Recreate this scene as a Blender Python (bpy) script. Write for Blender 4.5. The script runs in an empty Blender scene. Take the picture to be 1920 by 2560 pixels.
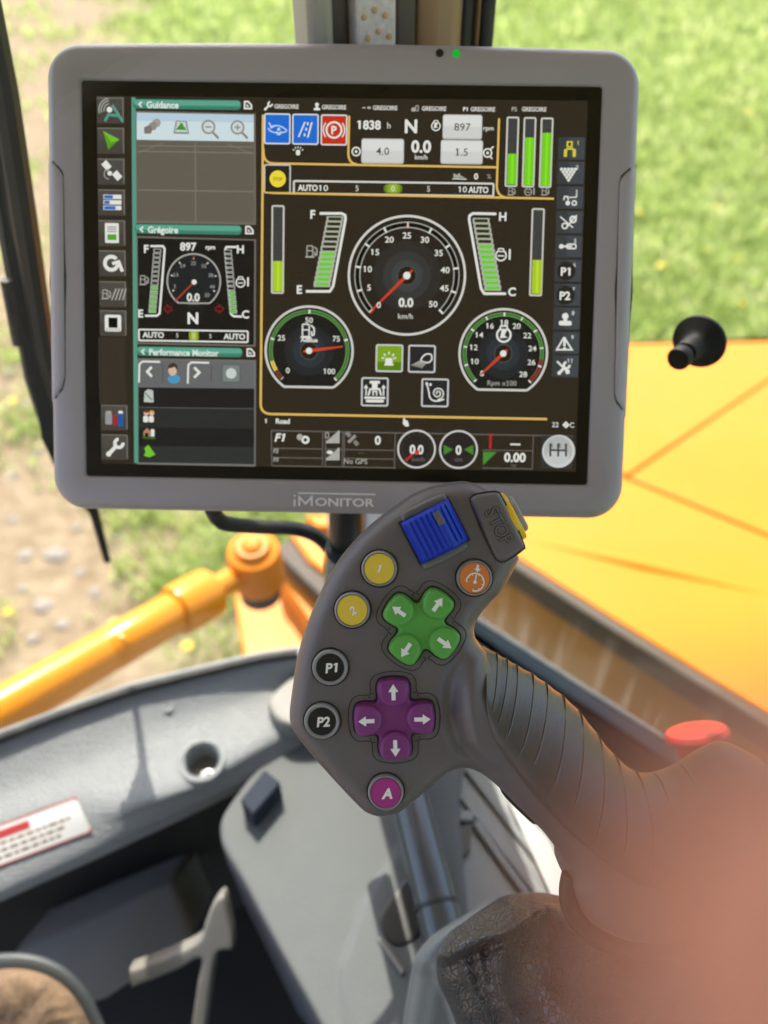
import bpy, bmesh, math, random
import numpy as np
from mathutils import Vector, Matrix, noise as mnoise
from mathutils.geometry import delaunay_2d_cdt

random.seed(7)
rng = np.random.default_rng(7)
scene = bpy.context.scene
COL = scene.collection
PI = math.pi

# ------------------------------------------------------------------ camera
H = 2.4                         # eye height over the field
PITCH = math.radians(42)
FPX = 1900.0                    # focal length in photo pixels (1920 x 2560)
cam_d = bpy.data.cameras.new('camera')
cam = bpy.data.objects.new('camera', cam_d)
COL.objects.link(cam)
cam.location = (0, 0, H)
cam.rotation_euler = (PI / 2 - PITCH, 0, 0)
cam_d.sensor_fit = 'VERTICAL'
cam_d.sensor_height = 36.0
cam_d.lens = 36.0 * FPX / 2560.0
cam_d.clip_start = 0.001
cam_d.clip_end = 500
cam_d.dof.use_dof = True
cam_d.dof.focus_distance = 0.345
cam_d.dof.aperture_fstop = cam_d.lens / 5.2      # 5.2 mm wide lens opening
scene.camera = cam

# ------------------------------------------------------------------ light
SUN_E = math.radians(55)
SUN_AZ = math.radians(-14)      # seen from the camera: ahead, a little to the left
to_sun = Vector((math.sin(SUN_AZ) * math.cos(SUN_E), math.cos(SUN_AZ) * math.cos(SUN_E), math.sin(SUN_E)))
world = bpy.data.worlds.new('World')
scene.world = world
world.use_nodes = True
wn = world.node_tree.nodes
wl = world.node_tree.links
wn.clear()
sky = wn.new('ShaderNodeTexSky')
sky.sky_type = 'NISHITA'
sky.sun_disc = False
sky.sun_elevation = SUN_E
sky.sun_rotation = SUN_AZ
sky.air_density = 1.0
sky.dust_density = 3.0
bg = wn.new('ShaderNodeBackground')
bg.inputs['Strength'].default_value = 0.15
wo = wn.new('ShaderNodeOutputWorld')
wl.new(sky.outputs[0], bg.inputs[0])
wl.new(bg.outputs[0], wo.inputs[0])
sun_d = bpy.data.lights.new('sun', 'SUN')
sun_d.energy = 2.7
sun_d.angle = math.radians(0.55)
sun_d.color = (1.0, 0.94, 0.84)
sun = bpy.data.objects.new('sun', sun_d)
COL.objects.link(sun)
sun.rotation_euler = (-to_sun).to_track_quat('-Z', 'Y').to_euler()
sun.location = (0, 0, 30)

EXPO = 1.75
vs = scene.view_settings
scene.display_settings.display_device = 'sRGB'
vs.view_transform = 'Standard'
vs.look = 'None'
vs.gamma = 1
vs.exposure = EXPO
vs.use_curve_mapping = False
EM = 2 ** -EXPO
cy = scene.cycles
cy.use_denoising = True
try:
    cy.denoiser = 'OPENIMAGEDENOISE'
except Exception:
    pass
cy.max_bounces = 10
cy.diffuse_bounces = 5
cy.glossy_bounces = 4
cy.transparent_max_bounces = 24
cy.sample_clamp_indirect = 6
cy.caustics_reflective = False
cy.caustics_refractive = False

# ------------------------------------------------------------------ geometry helpers
CAM = np.array([0, 0, H])
F = np.array([0, math.cos(PITCH), -math.sin(PITCH)])
R = np.array([1.0, 0, 0])
U = np.array([0, math.sin(PITCH), math.cos(PITCH)])
K = 1920 / 1659.0


def ray(u, v):
    return F + (u - 960) / FPX * R + (1280 - v) / FPX * U


def P(u, v, d, h=0.0):
    """the point seen at photo pixel (u, v), d metres ahead; h lifts it towards the viewer"""
    return CAM + d * ray(u, v) - h * F


def G(u, v, z):
    """the point seen at photo pixel (u, v) on the level z metres from the eye"""
    r = ray(u, v)
    return CAM + r * (z / r[2])


def srgb(r, g, b):
    f = lambda c: (c / 12.92 if c <= 0.04045 else ((c + 0.055) / 1.055) ** 2.4)
    return tuple(f(x / 255.0) for x in (r, g, b))


def tag(o, label=None, cat=None, group=None, kind=None):
    if label: o['label'] = label
    if cat: o['category'] = cat
    if group: o['group'] = group
    if kind: o['kind'] = kind
    return o


def thing(name, loc, label, cat, group=None):
    o = bpy.data.objects.new(name, None)
    o.empty_display_size = 0.02
    COL.objects.link(o)
    o.location = loc
    return tag(o, label, cat, group)


def root_of(o):
    while o.parent is not None:
        o = o.parent
    return o


def mk(name, verts, faces, mats, parent=None, mi=None, angle=35, origin=None):
    """link ONE mesh object; verts in world space"""
    verts = np.asarray(verts, dtype=float).reshape(-1, 3)
    if parent is not None:
        L = np.array(root_of(parent).location)
    elif origin is not None:
        L = np.array(origin)
    else:
        c = verts.mean(axis=0)
        L = np.array([c[0], c[1], verts[:, 2].min()])
    me = bpy.data.meshes.new(name)
    me.from_pydata((verts - L).tolist(), [], [list(map(int, f)) for f in faces])
    if not isinstance(mats, (list, tuple)):
        mats = [mats]
    for m in mats:
        me.materials.append(m)
    if mi is not None:
        me.polygons.foreach_set('material_index', np.asarray(mi, dtype=np.int32))
    me.validate()
    if angle:
        me.polygons.foreach_set('use_smooth', np.ones(len(me.polygons), dtype=bool))
        if angle < 180:
            me.set_sharp_from_angle(angle=math.radians(angle))
    me.update()
    o = bpy.data.objects.new(name, me)
    COL.objects.link(o)
    if parent is not None:
        o.parent = parent
    else:
        o.location = L
    return o


class MB:
    """collects pieces of one mesh"""
    def __init__(s):
        s.v = []; s.f = []; s.m = []

    def add(s, v, f, m=0):
        n = len(s.v)
        s.v.extend([tuple(map(float, p)) for p in v])
        s.f.extend([[i + n for i in q] for q in f])
        s.m.extend([m] * len(f))
        return s

    def build(s, name, mats, parent=None, angle=35, origin=None):
        return mk(name, s.v, s.f, mats, parent, s.m, angle, origin)


def frame_of(axis):
    a = np.array(axis, float); a /= np.linalg.norm(a)
    t = np.array([0, 0, 1.0]) if abs(a[2]) < 0.9 else np.array([1.0, 0, 0])
    x = np.cross(t, a); x /= np.linalg.norm(x)
    y = np.cross(a, x)
    return x, y, a


def lathe(origin, axis, prof, n=48):
    """prof: (radius, height) pairs in metres round the axis"""
    x, y, a = frame_of(axis)
    o = np.array(origin)
    v = []; f = []
    for (r, h) in prof:
        for i in range(n):
            t = 2 * PI * i / n
            v.append(o + a * h + (x * math.cos(t) + y * math.sin(t)) * max(r, 1e-6))
    for k in range(len(prof) - 1):
        for i in range(n):
            j = (i + 1) % n
            f.append([k * n + i, k * n + j, (k + 1) * n + j, (k + 1) * n + i])
    return v, f


def tube(path, rad, n=16, caps=True, flat=1.0, up=None):
    """a round bar along a path; rad a number or one per point"""
    p = [np.array(q, float) for q in path]
    m = len(p)
    rs = [rad] * m if np.isscalar(rad) else list(rad)
    v = []; f = []
    ref = np.array(up, float) if up is not None else None
    for i in range(m):
        t = p[min(i + 1, m - 1)] - p[max(i - 1, 0)]
        t = t / (np.linalg.norm(t) + 1e-12)
        if ref is None:
            ref = np.array([0, 0, 1.0]) if abs(t[2]) < 0.9 else np.array([1.0, 0, 0])
        x = ref - t * np.dot(ref, t); x /= np.linalg.norm(x)
        y = np.cross(t, x)
        ref = x
        for k in range(n):
            a = 2 * PI * k / n
            v.append(p[i] + rs[i] * (x * math.cos(a) * flat + y * math.sin(a)))
    for i in range(m - 1):
        for k in range(n):
            j = (k + 1) % n
            f.append([i * n + k, i * n + j, (i + 1) * n + j, (i + 1) * n + k])
    if caps:
        f.append(list(range(n))[::-1])
        f.append([(m - 1) * n + k for k in range(n)])
    return v, f


def prism(top, depth_vec):
    """closed prism from a world polygon and an offset vector"""
    n = len(top)
    d = np.array(depth_vec)
    v = [np.array(p) for p in top] + [np.array(p) + d for p in top]
    f = [list(range(n)), list(range(2 * n - 1, n - 1, -1))]
    for i in range(n):
        j = (i + 1) % n
        f.append([i, i + n, j + n, j])
    return v, f


def bevel_obj(o, w, seg=3):
    m = o.modifiers.new('bevel', 'BEVEL')
    m.width = w; m.segments = seg; m.limit_method = 'ANGLE'; m.angle_limit = math.radians(30)
    m.harden_normals = False
    return o


def catmull(pts, closed=True, step=4.0, sharp=()):
    pts = [np.array(p, float) for p in pts]
    n = len(pts)
    out = []
    rng_ = range(n) if closed else range(n - 1)
    for i in rng_:
        p1 = pts[i]; p2 = pts[(i + 1) % n]
        p0 = pts[(i - 1) % n] if (closed or i > 0) else p1
        p3 = pts[(i + 2) % n] if (closed or i + 2 < n) else p2
        if i in sharp: p0 = p1
        if (i + 1) % n in sharp: p3 = p2
        k = max(1, int(np.linalg.norm(p2 - p1) / step))
        for j in range(k):
            t = j / k
            out.append(0.5 * ((2 * p1) + (-p0 + p2) * t + (2 * p0 - 5 * p1 + 4 * p2 - p3) * t * t + (-p0 + 3 * p1 - 3 * p2 + p3) * t ** 3))
    if not closed:
        out.append(pts[-1])
    return np.array(out)


def seg_dist(q, poly):
    """distance of each point of q to a closed polyline"""
    a = poly; b = np.roll(poly, -1, axis=0)
    ab = b - a
    L2 = (ab ** 2).sum(1) + 1e-12
    best = np.full(len(q), 1e9)
    for i0 in range(0, len(q), 2000):
        qq = q[i0:i0 + 2000, None, :]
        t = (((qq - a) * ab).sum(2) / L2).clip(0, 1)
        pr = a + t[..., None] * ab
        best[i0:i0 + 2000] = np.sqrt(((qq - pr) ** 2).sum(2)).min(1)
    return best


def inside(q, poly):
    x, y = q[:, 0], q[:, 1]
    r = np.zeros(len(q), bool)
    n = len(poly)
    j = n - 1
    for i in range(n):
        xi, yi = poly[i]; xj, yj = poly[j]
        c = ((yi > y) != (yj > y))
        with np.errstate(divide='ignore', invalid='ignore'):
            xx = (xj - xi) * (y - yi) / (yj - yi + 1e-15) + xi
        r ^= c & (x < xx)
        j = i
    return r


def pillow(outline, to_world, height, bevel, grid, thick, rings=5):
    """a solid with the given outline (2D), a rounded rim of radius `bevel` (2D units) and a front
    surface lifted by height(dist, x, y) metres; `thick` metres deep. to_world(x, y, h) -> point"""
    ol = np.asarray(outline, float)
    area = 0.5 * np.sum(ol[:, 0] * np.roll(ol[:, 1], -1) - np.roll(ol[:, 0], -1) * ol[:, 1])
    if area < 0: ol = ol[::-1].copy()
    t = np.roll(ol, -1, 0) - np.roll(ol, 1, 0)
    t /= np.linalg.norm(t, axis=1)[:, None] + 1e-12
    nrm = np.stack([-t[:, 1], t[:, 0]], 1)
    pts = [ol]
    last = 0
    for k in range(1, rings + 1):
        off = bevel * (1 - math.cos(PI / 2 * k / rings)) if k < rings else bevel
        q = ol + nrm * off
        d = seg_dist(q, ol)
        q = q[(d > off * 0.97) & inside(q, ol)]
        pts.append(q)
    lo = ol.min(0); hi = ol.max(0)
    gx, gy = np.meshgrid(np.arange(lo[0], hi[0], grid), np.arange(lo[1], hi[1], grid))
    gx = gx + (np.arange(gx.shape[0]) % 2)[:, None] * grid / 2
    q = np.stack([gx.ravel(), gy.ravel()], 1)
    q = q[inside(q, ol)]
    if len(q):
        q = q[seg_dist(q, ol) > bevel + grid * 0.5]
        pts.append(q)
    allp = np.concatenate(pts)
    n = len(ol)
    res = delaunay_2d_cdt([Vector(p) for p in allp], [(i, (i + 1) % n) for i in range(n)], [list(range(n))], 1, 1e-6)
    v2 = np.array([tuple(p) for p in res[0]])
    faces = [list(f) for f in res[2]]
    d = seg_dist(v2, ol)
    hh = height(d, v2[:, 0], v2[:, 1])
    front = [to_world(x, y, h) for (x, y), h in zip(v2, hh)]
    # boundary loop in order
    idx = []
    for p in ol:
        idx.append(int(np.argmin(((v2 - p) ** 2).sum(1))))
    m = len(front)
    verts = list(front)
    hb = hh[idx]
    for lvl in (0.5, 1.0):
        for p, h in zip(ol, hb):
            verts.append(to_world(p[0], p[1], h - thick * lvl))
    nf = []
    # orientation: make the front face the viewer (-F side) - decide from the first face
    f0 = faces[0]
    a, b, c = (np.array(front[i]) for i in f0[:3])
    up = np.array(to_world(v2[f0[0]][0], v2[f0[0]][1], 1.0)) - np.array(to_world(v2[f0[0]][0], v2[f0[0]][1], 0.0))
    flip = np.dot(np.cross(b - a, c - a), up) < 0
    for f in faces:
        nf.append(f[::-1] if flip else f)
    for i in range(n):
        j = (i + 1) % n
        q1 = [idx[i], m + i, m + j, idx[j]]
        q2 = [m + i, m + n + i, m + n + j, m + j]
        for qd in (q1, q2):
            nf.append(qd[::-1] if flip else qd)
    back = [m + n + i for i in range(n)]
    nf.append(back if flip else back[::-1])
    return verts, nf


def rim(dist, bevel, r):
    """height of a quarter-round rim: bevel in 2D units, r metres"""
    t = 1 - np.clip(dist / bevel, 0, 1)
    return -r * (1 - np.sqrt(np.clip(1 - t * t, 0, 1)))


def sstep(a, b, x):
    t = np.clip((x - a) / (b - a), 0, 1)
    return t * t * (3 - 2 * t)


# ------------------------------------------------------------------ materials
def new_mat(name):
    m = bpy.data.materials.new(name)
    m.use_nodes = True
    nt = m.node_tree
    nt.nodes.clear()
    out = nt.nodes.new('ShaderNodeOutputMaterial')
    return m, nt, nt.nodes, nt.links, out


def plastic(name, col, rough=0.5, var=0.06, bump=0.0, bscale=900, spec=0.5, metal=0.0, nscale=25, rvar=0.1,
            coat=0.0, sss=0.0, bdist=0.001, dust=0.0, dustcol=(0.35, 0.29, 0.22)):
    m, nt, N, L, out = new_mat(name)
    b = N.new('ShaderNodeBsdfPrincipled')
    L.new(b.outputs[0], out.inputs[0])
    tc = N.new('ShaderNodeTexCoord')
    n1 = N.new('ShaderNodeTexNoise'); n1.inputs['Scale'].default_value = nscale; n1.inputs['Detail'].default_value = 5
    L.new(tc.outputs['Object'], n1.inputs['Vector'])
    mx = N.new('ShaderNodeMix'); mx.data_type = 'RGBA'
    mx.inputs['A'].default_value = (*[max(0, c * (1 - var)) for c in col], 1)
    mx.inputs['B'].default_value = (*[min(1, c * (1 + var)) for c in col], 1)
    L.new(n1.outputs['Fac'], mx.inputs['Factor'])
    csock = mx.outputs['Result']
    if dust > 0:
        n2 = N.new('ShaderNodeTexNoise'); n2.inputs['Scale'].default_value = nscale * 3; n2.inputs['Detail'].default_value = 8
        n2.inputs['Roughness'].default_value = 0.7
        L.new(tc.outputs['Object'], n2.inputs['Vector'])
        mr = N.new('ShaderNodeMapRange'); mr.inputs['From Min'].default_value = 0.45; mr.inputs['From Max'].default_value = 0.75
        mr.inputs['To Max'].default_value = dust
        L.new(n2.outputs['Fac'], mr.inputs['Value'])
        mx2 = N.new('ShaderNodeMix'); mx2.data_type = 'RGBA'
        mx2.inputs['B'].default_value = (*dustcol, 1)
        L.new(mr.outputs[0], mx2.inputs['Factor'])
        L.new(csock, mx2.inputs['A'])
        csock = mx2.outputs['Result']
    L.new(csock, b.inputs['Base Color'])
    rr = N.new('ShaderNodeMapRange')
    rr.inputs['To Min'].default_value = max(0.02, rough - rvar); rr.inputs['To Max'].default_value = min(1, rough + rvar)
    L.new(n1.outputs['Fac'], rr.inputs['Value'])
    L.new(rr.outputs[0], b.inputs['Roughness'])
    b.inputs['Specular IOR Level'].default_value = spec
    b.inputs['Metallic'].default_value = metal
    b.inputs['Coat Weight'].default_value = coat
    if sss > 0:
        b.inputs['Subsurface Weight'].default_value = sss
        b.inputs['Subsurface Radius'].default_value = (0.006, 0.0022, 0.0012)
        b.inputs['Subsurface Scale'].default_value = 1.0
    if bump > 0:
        n3 = N.new('ShaderNodeTexNoise'); n3.inputs['Scale'].default_value = bscale; n3.inputs['Detail'].default_value = 2
        L.new(tc.outputs['Object'], n3.inputs['Vector'])
        bp = N.new('ShaderNodeBump'); bp.inputs['Strength'].default_value = bump; bp.inputs['Distance'].default_value = bdist
        L.new(n3.outputs['Fac'], bp.inputs['Height'])
        L.new(bp.outputs[0], b.inputs['Normal'])
    return m


_em = {}


def glow(r, g, b, k=1.0):
    """a lit patch of the screen, in its shown sRGB colour"""
    key = (r, g, b, k)
    if key not in _em:
        m, nt, N, L, out = new_mat('screen_%02x%02x%02x' % (r, g, b))
        e = N.new('ShaderNodeEmission')
        e.inputs['Color'].default_value = (*srgb(r, g, b), 1)
        e.inputs['Strength'].default_value = EM * k
        L.new(e.outputs[0], out.inputs[0])
        _em[key] = m
    return _em[key]


MAT = {}
MAT['bezel'] = plastic('monitor_grey_plastic', (0.365, 0.342, 0.382), 0.4, 0.04, 0.15, 1500)
MAT['bezel_side'] = plastic('monitor_side_plastic', (0.385, 0.362, 0.40), 0.45, 0.04, 0.15, 1500)
MAT['groove'] = plastic('dark_gap', (0.03, 0.03, 0.03), 0.6)
MAT['black'] = plastic('black_plastic', (0.012, 0.012, 0.013), 0.4, 0.1)
MAT['black_rubber'] = plastic('black_rubber', (0.02, 0.021, 0.023), 0.55, 0.2, 0.2, 600, dust=0.12)
MAT['screen_black'] = plastic('screen_border', (0.004, 0.0035, 0.0035), 0.3, 0.05, spec=0.25)
MAT['joy'] = plastic('joystick_grey_plastic', (0.128, 0.114, 0.124), 0.34, 0.05, 0.25, 2600, rvar=0.06, spec=0.6)
MAT['joy2'] = plastic('joystick_grey_gloss', (0.15, 0.145, 0.145), 0.4, 0.05, 0.1, 2600)
MAT['grip'] = plastic('grip_rubber', (0.085, 0.078, 0.076), 0.36, 0.12, 0.15, 1800)
MAT['ring'] = plastic('button_ring_grey', (0.27, 0.27, 0.28), 0.42, 0.04, 0.1, 2500)
MAT['white_print'] = plastic('white_print', (0.85, 0.85, 0.86), 0.5, 0.02)
MAT['yellow_cap'] = plastic('yellow_cap', (0.80, 0.58, 0.055), 0.5, 0.03, 0.15, 2600)
MAT['orange_cap'] = plastic('orange_cap', (0.72, 0.22, 0.045), 0.5, 0.03, 0.15, 2600)
MAT['magenta_cap'] = plastic('magenta_cap', (0.38, 0.03, 0.24), 0.5, 0.03, 0.15, 2600)
MAT['black_cap'] = plastic('black_cap', (0.008, 0.008, 0.009), 0.35, 0.03, 0.1, 2600)
MAT['green_pad'] = plastic('green_pad', (0.10, 0.39, 0.065), 0.42, 0.05, 0.15, 2600)
MAT['purple_pad'] = plastic('purple_pad', (0.20, 0.03, 0.20), 0.42, 0.05, 0.15, 2600, dust=0.06)
MAT['blue'] = plastic('blue_roller', (0.003, 0.035, 0.45), 0.45, 0.08, 0.1, 2600, spec=0.3)
MAT['stop_yellow'] = plastic('yellow_button', (0.85, 0.55, 0.02), 0.35, 0.03)
MAT['paint'] = plastic('yellow_machine_paint', (0.66, 0.245, 0.010), 0.25, 0.06, 0.0, spec=0.35, nscale=6, dust=0.12, dustcol=(0.55, 0.22, 0.03))
MAT['paint_matt'] = plastic('yellow_paint_weathered', (0.60, 0.192, 0.007), 0.45, 0.06, 0.0, spec=0.2, nscale=6, dust=0.12, dustcol=(0.48, 0.18, 0.02))
MAT['paint_seam'] = plastic('hood_joint', (0.30, 0.085, 0.008), 0.6, 0.1)
MAT['dash'] = plastic('dash_grey_plastic', (0.225, 0.234, 0.24), 0.40, 0.08, 1.0, 620, dust=0.05, dustcol=(0.25, 0.24, 0.22), spec=0.7, nscale=60, bdist=0.0021)
MAT['console'] = plastic('console_grey_plastic', (0.104, 0.111, 0.113), 0.7, 0.10, 0.3, 500, nscale=14, dust=0.35, dustcol=(0.125, 0.13, 0.13), spec=0.25)
MAT['console_dark'] = plastic('console_side_plastic', (0.07, 0.073, 0.08), 0.55, 0.08, 0.2, 700, dust=0.05)
MAT['tray'] = plastic('tray_grey_plastic', (0.19, 0.208, 0.216), 0.4, 0.06, 0.2, 600, dust=0.1, dustcol=(0.3, 0.3, 0.29))
MAT['interior_dark'] = plastic('interior_dark_plastic', (0.032, 0.028, 0.024), 0.7, 0.15, 0.3, 400)
MAT['interior_mid'] = plastic('interior_mid_plastic', (0.40, 0.385, 0.36), 0.6, 0.1, 0.3, 400)
MAT['beige'] = plastic('beige_plastic', (0.20, 0.192, 0.176), 0.6, 0.08, 0.3, 400, dust=0.2, dustcol=(0.16, 0.13, 0.1))
MAT['tube'] = plastic('dark_lacquered_tube', (0.035, 0.042, 0.05), 0.22, 0.1, spec=0.6, coat=0.4)
MAT['clip'] = plastic('slate_clip', (0.022, 0.028, 0.042), 0.75, 0.08, spec=0.2)
MAT['sunlit_pale'] = plastic('sunlit_pale_plastic', (0.5, 0.5, 0.49), 0.5, 0.05)
MAT['cup_rubber'] = plastic('cup_rubber', (0.010, 0.010, 0.011), 0.6, 0.1, spec=0.3)
MAT['red'] = plastic('red_plastic', (0.62, 0.045, 0.04), 0.4, 0.05)
MAT['steel'] = plastic('zinc_steel', (0.42, 0.42, 0.42), 0.4, 0.1, metal=0.8)
MAT['pillar_grey'] = plastic('pillar_grey_metal', (0.34, 0.34, 0.31), 0.35, 0.08)
MAT['pillar_dark'] = plastic('pillar_dark_metal', (0.09, 0.075, 0.06), 0.35, 0.1)
MAT['pillar_tan'] = plastic('pillar_tan_metal', (0.36, 0.24, 0.13), 0.4, 0.12, nscale=9)
MAT['roof'] = plastic('roof_lining', (0.68, 0.65, 0.62), 0.8, 0.05)
MAT['boot_leather'] = plastic('dusty_boot_leather', (0.17, 0.105, 0.06), 0.85, 0.35, 0.5, 250, nscale=60, dust=0.6, dustcol=(0.27, 0.19, 0.115))
MAT['boot_rim'] = plastic('boot_rubber_rim', (0.06, 0.065, 0.068), 0.5, 0.1)
MAT['skin'] = plastic('skin', (0.64, 0.305, 0.235), 0.5, 0.06, 0.2, 700, sss=0.6, spec=0.35)
MAT['nail'] = plastic('fingernail', (0.72, 0.42, 0.34), 0.3, 0.03)
MAT['paper'] = plastic('white_label', (0.50, 0.50, 0.49), 0.5, 0.03)
MAT['label_red'] = plastic('red_print', (0.30, 0.02, 0.02), 0.5, 0.03)
MAT['label_brown'] = plastic('brown_print', (0.16, 0.085, 0.05), 0.5, 0.03)


def leather():
    m, nt, N, L, out = new_mat('gaiter_leather')
    b = N.new('ShaderNodeBsdfPrincipled'); L.new(b.outputs[0], out.inputs[0])
    b.inputs['Base Color'].default_value = (0.05, 0.049, 0.052, 1)
    b.inputs['Roughness'].default_value = 0.36; b.inputs['Specular IOR Level'].default_value = 0.8
    tc = N.new('ShaderNodeTexCoord')
    mp = N.new('ShaderNodeMapping'); mp.inputs['Scale'].default_value = (1, 1, 0.55)
    L.new(tc.outputs['Object'], mp.inputs[0])
    nz = N.new('ShaderNodeTexNoise'); nz.inputs['Scale'].default_value = 160; nz.inputs['Detail'].default_value = 4
    L.new(mp.outputs[0], nz.inputs['Vector'])
    ad = N.new('ShaderNodeMix'); ad.data_type = 'RGBA'; ad.inputs['Factor'].default_value = 0.004
    L.new(mp.outputs[0], ad.inputs['A']); L.new(nz.outputs['Color'], ad.inputs['B'])
    vo = N.new('ShaderNodeTexVoronoi'); vo.feature = 'DISTANCE_TO_EDGE'; vo.inputs['Scale'].default_value = 330
    L.new(ad.outputs['Result'], vo.inputs['Vector'])
    mr = N.new('ShaderNodeMapRange'); mr.inputs['From Max'].default_value = 0.12
    L.new(vo.outputs['Distance'], mr.inputs['Value'])
    n2 = N.new('ShaderNodeTexNoise'); n2.inputs['Scale'].default_value = 45; n2.inputs['Detail'].default_value = 2
    L.new(tc.outputs['Object'], n2.inputs['Vector'])
    sm = N.new('ShaderNodeMath'); sm.operation = 'MULTIPLY_ADD'; sm.inputs[1].default_value = 0.8
    L.new(n2.outputs['Fac'], sm.inputs[0]); L.new(mr.outputs[0], sm.inputs[2])
    bp = N.new('ShaderNodeBump'); bp.inputs['Strength'].default_value = 0.7; bp.inputs['Distance'].default_value = 0.0007
    L.new(sm.outputs[0], bp.inputs['Height']); L.new(bp.outputs[0], b.inputs['Normal'])
    return m


MAT['leather'] = leather()


def glass_mat(name, dirt=False, refl=0.05):
    m, nt, N, L, out = new_mat(name)
    tr = N.new('ShaderNodeBsdfTransparent'); tr.inputs[0].default_value = (0.96, 0.97, 0.95, 1)
    gl = N.new('ShaderNodeBsdfGlossy'); gl.inputs['Roughness'].default_value = 0.03
    mx = N.new('ShaderNodeMixShader')
    fr = N.new('ShaderNodeLayerWeight'); fr.inputs[0].default_value = 0.5
    pw = N.new('ShaderNodeMath'); pw.operation = 'POWER'; pw.inputs[1].default_value = 5
    L.new(fr.outputs['Facing'], pw.inputs[0])
    ml = N.new('ShaderNodeMath'); ml.operation = 'MULTIPLY_ADD'; ml.inputs[1].default_value = 0.5; ml.inputs[2].default_value = refl * .5
    L.new(pw.outputs[0], ml.inputs[0])
    L.new(ml.outputs[0], mx.inputs[0]); L.new(tr.outputs[0], mx.inputs[1]); L.new(gl.outputs[0], mx.inputs[2])
    last = mx.outputs[0]
    if dirt:
        tc = N.new('ShaderNodeTexCoord')
        mp = N.new('ShaderNodeMapping'); mp.inputs['Scale'].default_value = (70, 70, 5)
        L.new(tc.outputs['Object'], mp.inputs[0])
        nz = N.new('ShaderNodeTexNoise'); nz.inputs['Scale'].default_value = 1; nz.inputs['Detail'].default_value = 3
        L.new(mp.outputs[0], nz.inputs['Vector'])
        mp2 = N.new('ShaderNodeMapping'); mp2.inputs['Scale'].default_value = (10, 10, 14)
        L.new(tc.outputs['Object'], mp2.inputs[0])
        nb = N.new('ShaderNodeTexNoise'); nb.inputs['Scale'].default_value = 1; nb.inputs['Detail'].default_value = 4
        L.new(mp2.outputs[0], nb.inputs['Vector'])
        sp = N.new('ShaderNodeSeparateXYZ'); L.new(tc.outputs['Object'], sp.inputs[0])
        # run-marks gather at the foot of the pane (object z = 0)
        zr = N.new('ShaderNodeMapRange'); zr.inputs['From Min'].default_value = 0.10; zr.inputs['From Max'].default_value = 0.0
        L.new(sp.outputs['Z'], zr.inputs['Value'])
        a = N.new('ShaderNodeMapRange'); a.inputs['From Min'].default_value = 0.52; a.inputs['From Max'].default_value = 0.70
        L.new(nz.outputs['Fac'], a.inputs['Value'])
        a2 = N.new('ShaderNodeMath'); a2.operation = 'MULTIPLY'; L.new(a.outputs[0], a2.inputs[0]); L.new(zr.outputs[0], a2.inputs[1])
        bb = N.new('ShaderNodeMapRange'); bb.inputs['From Min'].default_value = 0.4; bb.inputs['From Max'].default_value = 0.75; bb.inputs['To Max'].default_value = 0.10
        L.new(nb.outputs['Fac'], bb.inputs['Value'])
        b2 = N.new('ShaderNodeMath'); b2.operation = 'MULTIPLY'; L.new(bb.outputs[0], b2.inputs[0]); L.new(zr.outputs[0], b2.inputs[1])
        s = N.new('ShaderNodeMath'); s.operation = 'MULTIPLY_ADD'; s.inputs[1].default_value = 0.32
        L.new(a2.outputs[0], s.inputs[0]); L.new(b2.outputs[0], s.inputs[2])
        df = N.new('ShaderNodeBsdfDiffuse'); df.inputs[0].default_value = (0.62, 0.56, 0.46, 1)
        tl = N.new('ShaderNodeBsdfTranslucent'); tl.inputs[0].default_value = (0.62, 0.56, 0.46, 1)
        dd = N.new('ShaderNodeMixShader'); dd.inputs[0].default_value = 0.4
        L.new(df.outputs[0], dd.inputs[1]); L.new(tl.outputs[0], dd.inputs[2])
        m2 = N.new('ShaderNodeMixShader')
        L.new(s.outputs[0], m2.inputs[0]); L.new(last, m2.inputs[1]); L.new(dd.outputs[0], m2.inputs[2])
        last = m2.outputs[0]
    L.new(last, out.inputs[0])
    return m


MAT['glass_left'] = glass_mat('cab_glass')
MAT['glass_right'] = glass_mat('cab_glass_dirty', True)
MAT['screen_glass'] = glass_mat('screen_cover', False, 0.03)

# ------------------------------------------------------------------ flat lettering from the built-in font
_tx = {}


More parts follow.
